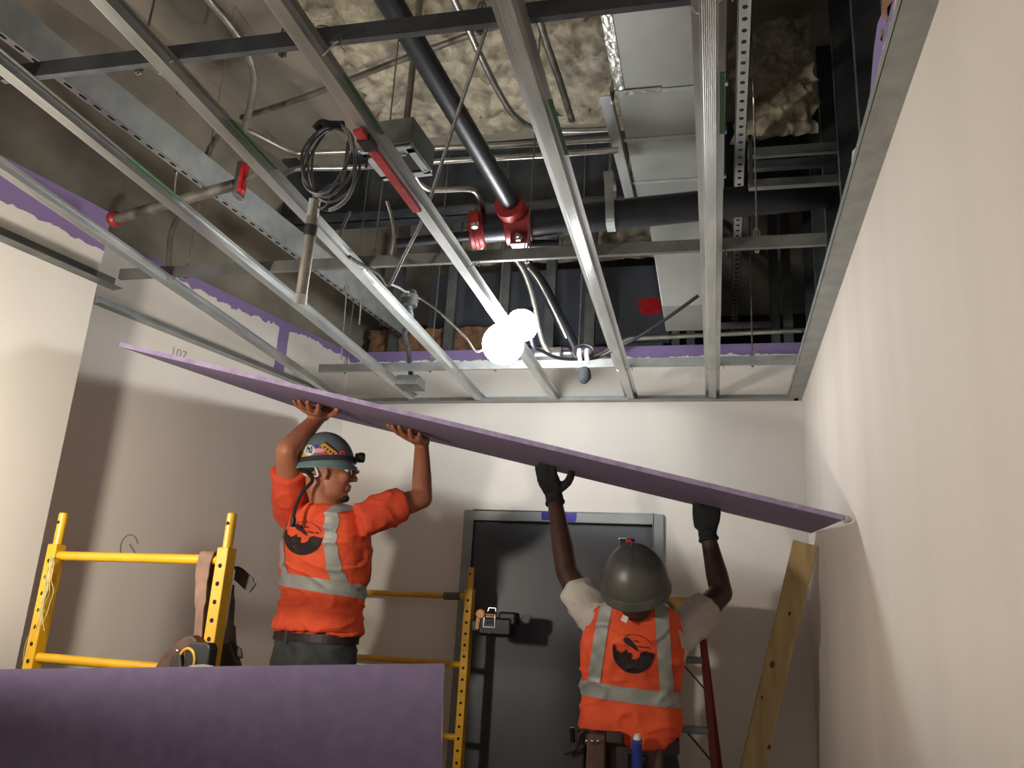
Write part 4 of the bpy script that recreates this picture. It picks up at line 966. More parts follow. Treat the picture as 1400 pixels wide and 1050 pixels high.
def ring(c, s, f, hw, hd, n=28, e=2.4):
    out = []
    for k in range(n):
        a = 2 * math.pi * k / n; ca, sa = math.cos(a), math.sin(a)
        out.append(V(c) + V(s) * (hw * math.copysign(abs(ca) ** (2 / e), ca)) + V(f) * (hd * math.copysign(abs(sa) ** (2 / e), sa)))
    return out
def chain(b, pts, rad, seg=14, n=5, flat=None):
    """tapering limb with round ends"""
    P = smooth_path(pts, n); R_ = []
    for i in range(len(P)):
        q = i / n; k = min(int(q), len(rad) - 2); R_.append(rad[k] + (rad[k + 1] - rad[k]) * (q - k))
    b.tube(P, R_, seg); b.ell(P[0], (R_[0],) * 3, None, 12, 8); b.ell(P[-1], (R_[-1],) * 3, None, 12, 8)
def hand(b, wrist, d, n, s, curl=0.25, spread=0.12, scale=1.0, thumb_out=0.9, grow=0.0, curls=None):
    """palm and five fingers: d wrist->knuckles, n palm side, s thumb side"""
    wrist, d, n, s = V(wrist), V(d).normalized(), V(n).normalized(), V(s).normalized(); k_ = scale; g = grow
    rings = []
    for q, hw, hd in ((-0.012, 0.027, 0.021), (0.02, 0.032, 0.018), (0.055, 0.040, 0.0155), (0.085, 0.041, 0.013), (0.098, 0.036, 0.010)):
        rings.append(ring(wrist + d * q * k_, s, n, hw * k_ + g, hd * k_ + g, 16, 2.6))
    b.loft(rings)
    b.ell(wrist + d * 0.035 * k_ + s * 0.026 * k_ + n * 0.008 * k_, (0.024 * k_ + g, 0.02 * k_ + g, 0.018 * k_ + g), None, 12, 8)
    for i, (off, L) in enumerate(((0.029, 0.074), (0.0095, 0.082), (-0.0105, 0.076), (-0.029, 0.060))):
        base = wrist + d * (0.084 - 0.004 * abs(i - 1)) * k_ + s * off * k_; dir_ = (d + s * spread * (1.5 - i) * 0.9).normalized(); p = base; pts = [p]; ang = 0
        cc = curls[i] if curls else curl
        for fr_, bend in ((0.45, 0.5), (0.30, 1.0), (0.25, 0.8)):
            ang += cc * bend; dd = dir_ * math.cos(ang) + n * math.sin(ang); p = p + dd * L * fr_ * k_; pts.append(p)
        r0 = (0.0098 - 0.0006 * abs(i - 1)) * k_ + g
        chain(b, pts, [r0, r0 * 0.96, r0 * 0.88, r0 * 0.76], 10, 3)
    base = wrist + d * 0.028 * k_ + s * 0.034 * k_ + n * 0.006 * k_
    t1 = base + (d * 0.55 + s * thumb_out + n * 0.15).normalized() * 0.036 * k_; t2 = t1 + (d * 0.8 + s * thumb_out * 0.7 + n * 0.2).normalized() * 0.032 * k_; t3 = t2 + (d * 0.95 + s * thumb_out * 0.45 + n * 0.2).normalized() * 0.026 * k_
    chain(b, [base, t1, t2, t3], [0.0145 * k_ + g, 0.0118 * k_ + g, 0.0108 * k_ + g, 0.0088 * k_ + g], 10, 3)
def head(b, o, f, u, s):
    o, f, u, s = V(o), V(f), V(u), V(s); R = Matrix((f, s, u)).transposed(); P = lambda a, c, d: o + f * a + s * c + u * d
    b.ell(P(-0.012, 0, 0.032), (0.100, 0.077, 0.098), R, 20, 14); b.ell(P(0.028, 0, -0.03), (0.068, 0.063, 0.085), R, 20, 14)
    b.ell(P(0.030, 0, -0.078), (0.060, 0.052, 0.036), R); b.ell(P(0.078, 0, -0.096), (0.020, 0.024, 0.020), R, 12, 8)
    b.tube([P(0.090, 0, 0.014), P(0.104, 0, -0.004), P(0.117, 0, -0.022)], [0.0095, 0.0115, 0.0135], 10); b.ell(P(0.116, 0, -0.024), (0.0145, 0.014, 0.011), R, 12, 8)
    for q in (-1, 1):
        b.ell(P(0.104, q * 0.013, -0.027), (0.011, 0.008, 0.008), R, 10, 6); b.ell(P(0.066, q * 0.036, -0.022), (0.030, 0.026, 0.026), R, 12, 8)
        b.tube([P(0.092, q * 0.006, 0.026), P(0.088, q * 0.03, 0.030), P(0.068, q * 0.055, 0.022)], 0.0095, 8)
        b.ell(P(-0.004, q * 0.074, -0.016), (0.016, 0.007, 0.027), R @ Matrix.Rotation(q * 0.35, 3, 'Z'), 12, 10); b.ell(P(-0.002, q * 0.074, -0.038), (0.008, 0.006, 0.011), R, 10, 6)
    b.tube([P(0.088, -0.024, -0.056), P(0.102, 0, -0.052), P(0.088, 0.024, -0.056)], 0.0066, 8); b.tube([P(0.086, -0.022, -0.066), P(0.099, 0, -0.067), P(0.086, 0.022, -0.066)], 0.0072, 8)
    return P
def boot(b, p, f, s):
    p = V(p); b.loft([ring(p + V((0, 0, z)) + f * o_, s, f, hw, hl, 18, 2.8) for z, o_, hw, hl in ((0.0, 0.05, 0.05, 0.14), (0.03, 0.05, 0.052, 0.142), (0.07, 0.035, 0.048, 0.115), (0.10, 0.0, 0.046, 0.065), (0.19, -0.01, 0.05, 0.058))])
def hat(parent, o, f, u, s, m_dome, m_brim, name='hard_hat', rf=0.128, rs=0.108, ru=0.125, brim=0.02, visor=0.045, droop=0.012):
    """shell with a ridge, rolled brim and a peak in front; returns the shell object and a local->world map"""
    o, f, u, s = V(o), V(f), V(u), V(s); P = lambda a, c, d: o + f * a + s * c + u * d
    b = MB(); rings = []; n = 40
    for k in range(13):
        th = (math.pi / 2) * k / 12.0; cz, sz = math.cos(th), math.sin(th); rr_ = []
        for j in range(n):
            a = 2 * math.pi * j / n; rid = 1 + 0.018 * math.exp(-(math.sin(a) / 0.16) ** 2) * (sz ** 0.7) if k < 12 else 1.02
            rr_.append(P(rf * cz * math.cos(a) * rid, rs * cz * math.sin(a), ru * sz * rid))
        rings.append(rr_)
    b.loft(rings); shell = b.build(name, m_dome, parent, smooth=True)
    b = MB(); rings = []
    for z, k0 in ((0.004, 0.0), (-0.006, 0.5), (-0.020, 0.72), (-0.024, 1.0), (-0.028, 0.98), (-0.024, 0.7), (-0.012, 0.35), (-0.004, -0.2)):
        rr_ = []
        for j in range(n):
            a = 2 * math.pi * j / n; ext = brim + visor * max(0, math.cos(a)) ** 3
            rr_.append(P((rf + ext * k0) * math.cos(a), (rs + brim * k0) * math.sin(a), z - droop * max(0, math.cos(a)) ** 3 * k0))
        rings.append(rr_)
    b.loft(rings, cap=False); br = b.build('brim', m_brim, shell, smooth=True)
    return shell, P
def torso_rings(b, zb, cx, s, f, prof, extra=0.0, e=2.5):
    """prof rows: height over the belt, half width, half depth, shift along f, shift along s"""
    b.loft([ring(V((cx[0], cx[1], zb + h)) + cx[2] * h + V(f) * sf + V(s) * ss, s, f, hw + extra, hd + extra, 32, e) for h, hw, hd, sf, ss in prof])
PROF = [(-0.14, 0.168, 0.120, -0.01, 0), (-0.05, 0.176, 0.118, -0.005, 0), (0.0, 0.168, 0.112, 0, 0), (0.08, 0.160, 0.108, 0.01, 0), (0.18, 0.168, 0.112, 0.012, 0), (0.28, 0.182, 0.120, 0.01, 0), (0.36, 0.188, 0.118, 0.005, 0),
        (0.43, 0.182, 0.106, 0, 0), (0.48, 0.160, 0.090, 0, 0), (0.515, 0.115, 0.076, 0.005, 0), (0.54, 0.070, 0.064, 0.012, 0)]
LOGO_DISC = []
def logo(c, u, v, d, src, parent, r=0.072):
    """black round company print: heavy lower crescent with a skyline, diagonal tool shape, faint arc"""
    polys = []
    low = [(r * math.cos(a), r * math.sin(a)) for a in [math.radians(178 + 184 * k / 26) for k in range(27)]]
    sky = [(0.96, -0.02), (0.90, -0.16), (0.80, -0.20), (0.78, 0.02), (0.74, 0.0), (0.72, -0.2), (0.60, -0.22), (0.58, 0.06), (0.53, 0.04), (0.52, -0.22), (0.40, -0.24), (0.34, -0.02), (0.28, -0.24), (0.12, -0.34), (-0.10, -0.36), (-0.36, -0.34), (-0.30, -0.14), (-0.10, -0.06), (-0.30, -0.06),
           (-0.34, 0.10), (-0.44, 0.0), (-0.52, -0.10), (-0.66, -0.10), (-0.72, 0.0), (-0.80, -0.02), (-0.86, 0.12), (-0.90, 0.30), (-0.98, 0.26)]
    polys.append(low + [(x * r, y * r) for x, y in sky])
    polys.append([(x * r, y * r) for x, y in ((-0.50, 0.52), (-0.40, 0.66), (-0.24, 0.62), (-0.02, 0.40), (0.16, 0.20), (0.22, 0.02), (0.10, 0.08), (-0.12, 0.22), (-0.34, 0.32), (-0.42, 0.40))])
    # short lines of small unreadable lettering
    for x0, y0, n_ in ((0.02, 0.46, 3), (0.22, 0.22, 4), (0.62, 0.20, 2)):
        for k in range(n_): polys.append([(r * (x0 + 0.085 * k), r * (y0 - 0.012 * k)), (r * (x0 + 0.085 * k + 0.055), r * (y0 - 0.012 * k)), (r * (x0 + 0.085 * k + 0.055), r * (y0 - 0.012 * k + 0.075)), (r * (x0 + 0.085 * k), r * (y0 - 0.012 * k + 0.075))])
    for k in range(10):
        a0 = math.radians(118 - 9.5 * k); a1 = math.radians(118 - 9.5 * (k + 1)); polys.append([(r * 0.98 * math.cos(a0), r * 0.80 * math.sin(a0)), (r * 0.98 * math.cos(a1), r * 0.80 * math.sin(a1)), (r * 0.955 * math.cos(a1), r * 0.775 * math.sin(a1)), (r * 0.955 * math.cos(a0), r * 0.775 * math.sin(a0))])
    return decal(polys, c, u, v, d, src, 'printed_logo', 'print', parent)

# ---------------------------------------------------------------- worker in the teal, stickered hard hat (on the scaffold)
fA = V((0.37, 0.93, 0)).normalized(); sA_ = V((fA.y, -fA.x, 0))
bz = at(432, 872, 3.42).z; base = at(432, 872, 3.42); FOOT = 0.458
pA = thing('person', 'worker in orange shirt and vest with a stickered teal hard hat, on the scaffold', 'person', (base.x, base.y, FOOT))
top = at(450, 695, 3.40); lean = (top - base) / 0.53; lean.z = 0; lean = V((lean.x, lean.y, 0))
cA = (base.x, base.y, lean)
shL = at(399, 697, 3.47); shR = at(506, 706, 3.33); elL = at(392, 616, 3.30); elR = at(577, 681, 3.44)
def board_hand(x, y, d):
    P = on_board(x, y); d = V(d); d = (d - bn * d.dot(bn)).normalized(); return P - bn * 0.020, d
hL, dL = board_hand(434, 553, (0.06, -1, 0)); hR, dR = board_hand(571, 590, (-0.06, -1, 0))
wrL = hL - dL * 0.062 - bn * 0.012; wrR = hR - dR * 0.062 - bn * 0.012
hdO = at(446, 645, 3.40); hf = V((0.90, 0.43, 0.02)).normalized(); hs = hf.cross(V((0, 0, 1))).normalized(); hu = hs.cross(hf).normalized()
b = MB()
torso_rings(b, bz, cA, sA_, fA, [(h * 0.955 if h > 0.3 else h, a, c, d, e) for h, a, c, d, e in PROF])
P_ = head(b, hdO, hf, hu, hs)
nb = V((cA[0], cA[1], bz + 0.5)) + lean * 0.5
chain(b, [nb, lerp(nb, hdO + V((0, 0, -0.08)) - hf * 0.015, 0.6), hdO - hf * 0.022 + V((0, 0, -0.05))], [0.062, 0.056, 0.056], 16)
for sh, el, wr in ((shL, elL, wrL), (shR, elR, wrR)):
    chain(b, [sh, lerp(sh, el, 0.5), el], [0.050, 0.050, 0.043], 14); chain(b, [el, lerp(el, wr, 0.35), wr], [0.043, 0.041, 0.028], 14)
hand(b, wrL, dL, bn, -(dL.cross(bn)) if (dL.cross(bn)).x < 0 else dL.cross(bn), 0.2, 0.24, 1.2, 0.9, 0.0022)
hand(b, wrR, dR, bn, -(dR.cross(bn)) if (dR.cross(bn)).x > 0 else dR.cross(bn), 0.2, 0.24, 1.2, 0.9, 0.0022)
for q in (-1, 1):
    hip = V((cA[0], cA[1], bz - 0.10)) + sA_ * 0.09 * q; kn = V((cA[0], cA[1], FOOT + 0.48)) + sA_ * 0.11 * q + fA * 0.02; an = V((cA[0], cA[1], FOOT + 0.09)) + sA_ * 0.12 * q
    chain(b, [hip, kn, an], [0.085, 0.055, 0.040], 14)
bodyA = remesh(b, 'body', 'skin_a', pA, 0.0052, 4, 0.45)
# trousers, belt, boots
b = MB(); b.loft([ring(V((cA[0], cA[1], bz + h)) , sA_, fA, hw, hd, 28) for h, hw, hd in ((-0.17, 0.178, 0.135), (-0.08, 0.188, 0.135), (-0.01, 0.180, 0.126), (0.012, 0.179, 0.125))])
for q in (-1, 1):
    hip = V((cA[0], cA[1], bz - 0.12)) + sA_ * 0.09 * q; kn = V((cA[0], cA[1], FOOT + 0.48)) + sA_ * 0.11 * q + fA * 0.02; an = V((cA[0], cA[1], FOOT + 0.10)) + sA_ * 0.12 * q
    chain(b, [hip, kn, an], [0.108, 0.082, 0.074], 16)
tr = remesh(b, 'trousers', 'denim', pA, 0.009, 4, 0.5, 0.006, 16, 4)
b = MB(); rr_ = [ring(V((cA[0], cA[1], bz + h)), sA_, fA, 0.186 + o_, 0.131 + o_, 40) for h, o_ in ((-0.016, 0), (-0.016, 0.004), (0.016, 0.004), (0.016, 0), (-0.016, 0))]
b.loft(rr_, cap=False); b.build('belt', 'leather_dark', pA)
for a in (100, 235, 262, 320):
    a = math.radians(a); p = V((cA[0], cA[1], bz)) + sA_ * 0.189 * math.cos(a) + fA * 0.133 * math.sin(a); MB().box(p, (0.016, 0.008, 0.05), Matrix.Rotation(a + 1.57, 3, 'Z')).build('belt_loop', 'denim', pA)
for q in (-1, 1):
    b = MB(); boot(b, V((cA[0], cA[1], FOOT)) + sA_ * 0.12 * q, fA, sA_); b.build('boot', 'leather', pA, smooth=True)
# shirt with sleeves
b = MB(); torso_rings(b, bz, cA, sA_, fA, [(h * 0.955 if h > 0.3 else h, a, c, d, e) for h, a, c, d, e in PROF[2:-1]], 0.009)
for sh, el, cut in ((shL, elL, 0.66), (shR, elR, 0.62)):
    sd_ = (el - sh).normalized()
    b.tube([sh - sd_ * 0.05, sh + sd_ * 0.04, lerp(sh, el, cut * 0.6), lerp(sh, el, cut)], [0.066, 0.076, 0.073, 0.069], 18)
shirtA = remesh(b, 'shirt', 'orange_shirt', pA, 0.008, 2, 0.5, 0.0085, 17, 2)
# vest
VP = [(0.028, 0.196, 0.142, 0, 0.004), (0.05, 0.197, 0.142, 0, 0.004), (0.085, 0.188, 0.133, 0.004, 0.003), (0.12, 0.184, 0.130, 0.01, 0), (0.20, 0.186, 0.132, 0.012, 0), (0.28, 0.197, 0.142, 0.01, 0), (0.35, 0.192, 0.140, 0.004, 0),
      (0.415, 0.182, 0.136, 0, 0), (0.468, 0.168, 0.122, 0, 0), (0.502, 0.128, 0.102, 0.004, 0), (0.515, 0.088, 0.082, 0.01, 0)]
b = MB(); torso_rings(b, bz, cA, sA_, fA, VP)
vestA = remesh(b, 'vest', 'orange', pA, 0.007, 2, 0.5, 0.0115, 15, 6)
# rolled hem
b = MB(); pts = []
for k in range(41):
    a = 2 * math.pi * k / 40; pts.append(V((cA[0], cA[1], bz + 0.034 - 0.012 * math.cos(a - 0.3) + 0.006 * math.sin(5 * a))) + sA_ * (0.196 + 0.006 * math.sin(7 * a)) * math.cos(a) + sA_ * 0.006 + fA * 0.142 * math.sin(a))
b.tube(pts, [0.010 + 0.003 * math.sin(3 * k) for k in range(41)], 8, cap=False); b.build('hem', 'orange', vestA, smooth=True)
tilt = V((0.10, 0, 1)).normalized()     # band dips to his right
bandc = V((cA[0], cA[1], bz + 0.205)) + lean * 0.2
cut_band(vestA, [(bandc + tilt * 0.026, tilt), (bandc - tilt * 0.026, -tilt)], 'reflective_band', 'reflective', vestA)
topv = bandc + tilt * 0.027
for c0_, hw_, ang in ((-0.078, 0.024, -0.10), (0.168, 0.021, 0.06)):
    n_ = (sA_ * math.cos(ang) - V((0, 0, 1)) * math.sin(ang)).normalized(); pc_ = bandc + sA_ * c0_ + V((0, 0, 0.0))
    cut_band(vestA, [(topv, -tilt), (pc_ + n_ * hw_, n_), (pc_ - n_ * hw_, -n_)], 'reflective_strip', 'reflective', vestA, 0.0034)
lg = at(414, 733, 3.3); vd = ray(414, 733).normalized(); uu = vd.cross(V((0, 0, 1))).normalized()
logo(lg, uu, uu.cross(vd), vd, vestA, vestA, 0.073)
# hat
ho = P_(-0.010, 0, 0.024); shell, H = hat(pA, ho, (hf + hu * 0.02).normalized(), (hu - hf * 0.02).normalized(), hs, 'hat_dome', 'hat_teal', rf=0.121, rs=0.104, ru=0.138, brim=0.012, visor=0.010, droop=-0.008)
b = MB(); b.loft([[H((0.1235 + o_) * math.cos(a) * k_, (0.1065 + o_) * math.sin(a) * k_, z + 0.012 * math.cos(a)) for a in [2 * math.pi * j / 48 for j in range(48)]] for z, o_, k_ in ((0.004, 0.0015, 1), (0.004, 0.004, 1), (0.024, 0.004, 0.99), (0.024, 0.0015, 0.99))], cap=False)
b.build('lamp_strap', 'elastic', shell, smooth=True)
b = MB(); b.box(H(0.130, 0, 0.040), (0.022, 0.04, 0.034), Matrix((hf, hs, hu)).transposed()); b.build('headlamp_mount', 'blackplastic', shell, bevel=0.005)
MB().lathe([(0.016, -0.006), (0.021, 0.0), (0.021, 0.018), (0.018, 0.022)], H(0.136, 0, 0.042), hf, 18).build('headlamp', 'blackplastic', shell, smooth=True)
MB().lathe([(0.017, 0.0), (0.014, 0.004)], H(0.157, 0, 0.042), hf, 16).build('headlamp_lens', 'lens', shell)
# stickers on the side facing the camera (+s is his right)
vdir = ray(440, 625).normalized()
sd2 = vdir.cross(V((0, 0, 1))).normalized(); su2 = sd2.cross(vdir).normalized(); hatc = at(440, 625, 3.2)
def PXP(x, y): return ((x - 440) / 1150.2 * 3.28, -(y - 625) / 1150.2 * 3.28)
def disc(x, y, r, n=20): cx_, cy_ = PXP(x, y); r = r / 1150.2 * 3.28; return [(cx_ + r * math.cos(2 * math.pi * k / n), cy_ + r * math.sin(2 * math.pi * k / n)) for k in range(n)]
def quad(*p): return [PXP(*q) for q in p]
def stick(polys, m, off=0.0012, src=None, name='sticker'): return decal(polys, hatc, sd2, su2, vdir, src or shell, name, m, shell, off, 0.004)
stick([quad((411, 607), (417, 609), (417, 624), (411, 624))], 'st_white')
stick([quad((410, 621), (422, 622), (428, 628), (410, 628))], 'st_yellow', 0.0014)
stick([disc(422, 617, 7.6)], 'st_white', 0.0020)
stick([quad((427, 609), (434, 608), (434, 613), (428, 615))], 'st_blue', 0.0016); stick([quad((428, 615), (434, 613), (443, 613), (442, 618), (429, 620))], 'st_pink', 0.0016)
stick([quad((433, 617), (447, 617), (447, 628), (433, 628))], 'st_red', 0.0014)
stick([quad((436, 609), (441, 605), (461, 617), (455, 624.5))], 'st_orange', 0.0024)
stick([quad((441, 604.5), (443.5, 603), (463, 615.5), (461.5, 617.5))], 'st_dark', 0.0026)
stick([quad((462, 613), (471, 612), (472, 622), (463, 624))], 'st_red', 0.0018)
stick([quad((463.5, 614.5), (469.8, 613.8), (470.4, 620.5), (464.4, 622))], 'st_pink', 0.0022); stick([quad((464.6, 615.4), (469, 615), (469.4, 619.8), (465.2, 620.8))], 'st_red', 0.0026)
def letters(txt, x, y, size, m, off, rot=0.0, bold=1.0):
    vs, fs = text_obj(txt, 1.0); w_ = max(v.x for v in vs); h_ = max(v.y for v in vs); k = size / 1150.2 * 3.28 / h_; cx_, cy_ = PXP(x, y); out = []
    for f_ in fs:
        q = []
        for i in f_:
            a, c = (vs[i].x - w_ / 2) * k * bold, (vs[i].y - h_ / 2) * k; q.append((cx_ + a * math.cos(rot) - c * math.sin(rot), cy_ + a * math.sin(rot) + c * math.cos(rot)))
        out.append(q)
    return stick(out, m, off, name='sticker_lettering')
letters('N', 421.6, 617.3, 8.0, 'st_navy', 0.0030); letters('Y', 422.2, 616.2, 9.5, 'st_navy', 0.0030)
letters('86', 413.6, 611.5, 4.5, 'st_dark', 0.0022, 0.2); letters('6', 412.5, 620.5, 4.0, 'st_dark', 0.0024)
for k in range(4): stick([quad((442 + 4.2 * k, 609 + 2.55 * k), (444.2 + 4.2 * k, 610.4 + 2.55 * k), (442.4 + 4.2 * k, 613.2 + 2.55 * k), (440.2 + 4.2 * k, 611.8 + 2.55 * k))], 'st_dark' if k % 2 else 'leather', 0.0032)
# lanyard, suspension strap, glasses, hair, goatee, eyes
MB().tube(smooth_path([H(-0.10, 0.03, -0.012), at(427, 655, 3.30), at(414, 672, 3.27), at(405, 690, 3.26), at(401.5, 706, 3.25), at(400.5, 719, 3.245)], 6), [0.0075] * 31, 8).build('lanyard', 'blackcable', shell, smooth=True)
MB().lathe([(0.0095, 0), (0.0105, 0.006), (0.0105, 0.03), (0.009, 0.034)], at(401.5, 708, 3.245), at(400, 720, 3.24) - at(401.5, 708, 3.245), 10).build('lanyard_clip', 'blackplastic', shell, smooth=True)
MB().tube(smooth_path([P_(-0.06, 0.06, 0.03), P_(-0.03, 0.076, -0.03), P_(-0.085, 0.03, -0.02), P_(-0.09, 0, 0.02)], 5), 0.0045, 8).build('suspension_strap', 'st_white', shell, smooth=True)
for q in (-1, 1):
    e = P_(0.079, q * 0.031, 0.006); MB().ell(e, (0.0125,) * 3, None, 12, 8).build('eye', 'eyewhite', pA, smooth=True); MB().ell(e + hf * 0.009, (0.005,) * 3, None, 8, 6).build('iris', 'st_dark', pA, smooth=True)
b = MB(); b.tube(smooth_path([P_(-0.01, 0.078, 0.008), P_(0.05, 0.070, 0.010), P_(0.088, 0.055, 0.008)], 5), 0.0028, 6); b.tube(smooth_path([P_(0.088, 0.055, 0.012), P_(0.104, 0.03, 0.012), P_(0.106, 0.006, 0.010), P_(0.104, -0.03, 0.012), P_(0.086, -0.055, 0.012)], 5), 0.003, 6); b.build('safety_glasses', 'glasses', pA, smooth=True)
b = MB()
for q in (-1, 1): b.ell(P_(0.099, q * 0.03, 0.002), (0.0035, 0.022, 0.014), Matrix((hf, hs, hu)).transposed(), 12, 8)
b.build('glasses_lens', 'clearplastic', pA, smooth=True)
b = MB(); b.ell(P_(0.078, 0, -0.103), (0.024, 0.026, 0.017), Matrix((hf, hs, hu)).transposed(), 14, 8); b.build('beard', 'hair', pA, smooth=True)
b = MB(); b.ell(P_(-0.052, 0, 0.018), (0.065, 0.079, 0.05), Matrix((hf, hs, hu)).transposed(), 18, 12); b.build('hair', 'hair', pA, smooth=True)

# ---------------------------------------------------------------- worker in the grey hard hat (by the ladder)
fB = V((-0.02, 1, 0)).normalized(); sB = V((fB.y, -fB.x, 0)); base = at(858, 1003, 3.22); bz = base.z; FOOT = 0.293
pB = thing('person', 'worker in white shirt, orange vest, black gloves and plain grey hard hat by the ladder', 'person', (base.x, base.y, FOOT))
top = at(868, 845, 3.20); lean = (top - base) / 0.47; lean = V((lean.x, lean.y, 0)); cB = (base.x, base.y, lean); lift = 0.92
shL = at(811, 843, 3.27); shR = at(928, 868, 3.24); elL = at(775, 782, 3.42); elR = at(986, 811, 3.42)
PL = on_board(759, 640); PR = on_board(970, 690)
wrL = at(757, 676, 3.62); wrR = at(967, 729, 3.52)
hdU = V((-0.04, -0.60, 0.80)).normalized(); hdF = V((0, 0.85, 0.52)); hdS = hdF.cross(hdU).normalized(); hdF = hdU.cross(hdS).normalized()
hc = at(868, 792, 3.10); hdO = hc - hdU * 0.055
PB = [(h * lift, hw, hd, sf, ss) for h, hw, hd, sf, ss in PROF]
b = MB(); torso_rings(b, bz, cB, sB, fB, PB); P2 = head(b, hdO, hdF, hdU, hdS)
nb = V((cB[0], cB[1], bz + 0.46)) + lean * 0.46
chain(b, [nb, lerp(nb, hdO, 0.5) + V((0, 0.0, 0)), hdO - hdF * 0.03 - hdU * 0.04], [0.066, 0.062, 0.058], 16)
for sh, el, wr in ((shL, elL, wrL), (shR, elR, wrR)):
    chain(b, [sh, lerp(sh, el, 0.5), el], [0.052, 0.053, 0.045], 14); chain(b, [el, lerp(el, wr, 0.33), wr], [0.046, 0.045, 0.029], 14)
# left hand: fingers up to the left against the board, thumb out to the right; right hand: pushed flat, fingers rolled
dL = (at(741, 632, 3.52) - wrL).normalized(); nL = V((0.1, 0.75, 0.6)); nL = (nL - dL * nL.dot(dL)).normalized(); sL = dL.cross(nL); sL = sL if sL.x > 0 else -sL
dR = (at(969, 697, 3.53) - wrR).normalized(); nR = V((0, 0.9, 0.25)); nR = (nR - dR * nR.dot(dR)).normalized(); sR = dR.cross(nR); sR = sR if sR.x < 0 else -sR
hand(b, wrL, dL, nL, sL, 0.18, 0.05, 1.0); hand(b, wrR, dR, nR, sR, 1.0, 0.10, 0.98, 0.15)
for q in (-1, 1):
    hip = V((cB[0], cB[1], bz - 0.10)) + sB * 0.09 * q; kn = V((cB[0], cB[1], FOOT + 0.46)) + sB * 0.10 * q + fB * 0.04; an = V((cB[0], cB[1] + 0.03, FOOT + 0.09)) + sB * 0.085 * q
    chain(b, [hip, kn, an], [0.085, 0.055, 0.040], 14)
remesh(b, 'body', 'skin_b', pB, 0.0052, 4, 0.45)
for wr, el, d_, n_, s_, cu, sp, sc, rr2 in ((wrL, elL, dL, nL, sL, 0.18, 0.04, 1.10, 0.9), (wrR, elR, dR, nR, sR, 1.0, 0.12, 1.10, 0.15)):
    b = MB(); hand(b, wr, d_, n_, s_, cu, sp, sc, rr2, 0.0055); w0 = lerp(wr, el, 0.12); b.tube([w0, wr, wr + d_ * 0.02], [0.039, 0.038, 0.036], 16)
    g = remesh(b, 'glove', 'glove', pB, 0.0048, 3, 0.4, 0.001, 60, 3)
    b = MB(); cd_ = (wr - el).normalized(); b.lathe([(0.038, -0.008), (0.042, -0.005), (0.043, 0.0), (0.041, 0.006), (0.038, 0.008)], w0 + cd_ * 0.004, cd_, 18); b.build('cuff', 'glove', g, smooth=True)
# trousers, boots
b = MB(); b.loft([ring(V((cB[0], cB[1], bz + h)), sB, fB, hw, hd, 28) for h, hw, hd in ((-0.17, 0.178, 0.135), (-0.08, 0.188, 0.135), (-0.01, 0.180, 0.126), (0.012, 0.179, 0.125))])
for q in (-1, 1):
    hip = V((cB[0], cB[1], bz - 0.12)) + sB * 0.09 * q; kn = V((cB[0], cB[1], FOOT + 0.46)) + sB * 0.10 * q + fB * 0.04; an = V((cB[0], cB[1] + 0.03, FOOT + 0.10)) + sB * 0.085 * q
    chain(b, [hip, kn, an], [0.108, 0.082, 0.072], 16)
remesh(b, 'trousers', 'denim_dark', pB, 0.009, 4, 0.5, 0.006, 16, 9)
for q in (-1, 1):
    b = MB(); boot(b, V((cB[0], cB[1] + 0.03, FOOT)) + sB * 0.085 * q, fB, sB); b.build('boot', 'leather', pB, smooth=True)
# white shirt
b = MB(); torso_rings(b, bz, cB, sB, fB, PB[2:-1], 0.003)
for sh, el, cut in ((shL, elL, 0.62), (shR, elR, 0.60)):
    sd_ = (el - sh).normalized(); b.tube([sh - sd_ * 0.06, sh + sd_ * 0.04, lerp(sh, el, cut * 0.6), lerp(sh, el, cut)], [0.062, 0.074, 0.075, 0.076], 18)
    b.tube([sh - V((0, 0, 0.13)) + (V((cB[0], cB[1], 0)) - V((sh.x, sh.y, 0))) * 0.25, sh], [0.05, 0.06], 16)
remesh(b, 'shirt', 'whitecloth', pB, 0.008, 2, 0.5, 0.0085, 17, 12)
VB = [(0.01, 0.196, 0.146, 0, 0.012), (0.05, 0.192, 0.142, 0.0, 0.01), (0.12, 0.186, 0.132, 0.008, 0.004), (0.20, 0.187, 0.132, 0.01, 0), (0.27, 0.196, 0.146, 0.006, 0), (0.34, 0.188, 0.144, 0.002, 0), (0.40, 0.176, 0.132, 0, 0), (0.445, 0.160, 0.110, 0, 0), (0.485, 0.110, 0.086, 0.004, 0), (0.50, 0.082, 0.074, 0.01, 0)]
b = MB(); torso_rings(b, bz, cB, sB, fB, VB); b.loft([ring(V((cB[0] + 0.055, cB[1] - 0.02, bz + h)), sB, fB, hw, hd, 28) for h, hw, hd in ((-0.035, 0.10, 0.115), (0.0, 0.125, 0.125), (0.06, 0.135, 0.13))])
vestB = remesh(b, 'vest', 'orange', pB, 0.007, 2, 0.5, 0.0125, 14, 17)
bandc = V((cB[0], cB[1], bz + 0.15)) + lean * 0.16; tilt = V((0.06, 0, 1)).normalized()
cut_band(vestB, [(bandc + tilt * 0.027, tilt), (bandc - tilt * 0.027, -tilt)], 'reflective_band', 'reflective', vestB)
topv = bandc + tilt * 0.028
for c0_, hw_, ang in ((-0.132, 0.024, 0.17), (0.142, 0.024, -0.06)):
    n_ = (sB * math.cos(ang) - V((0, 0, 1)) * math.sin(ang)).normalized(); pc_ = bandc + sB * c0_
    cut_band(vestB, [(topv, -tilt), (pc_ + n_ * hw_, n_), (pc_ - n_ * hw_, -n_)], 'reflective_strip', 'reflective', vestB, 0.0034)
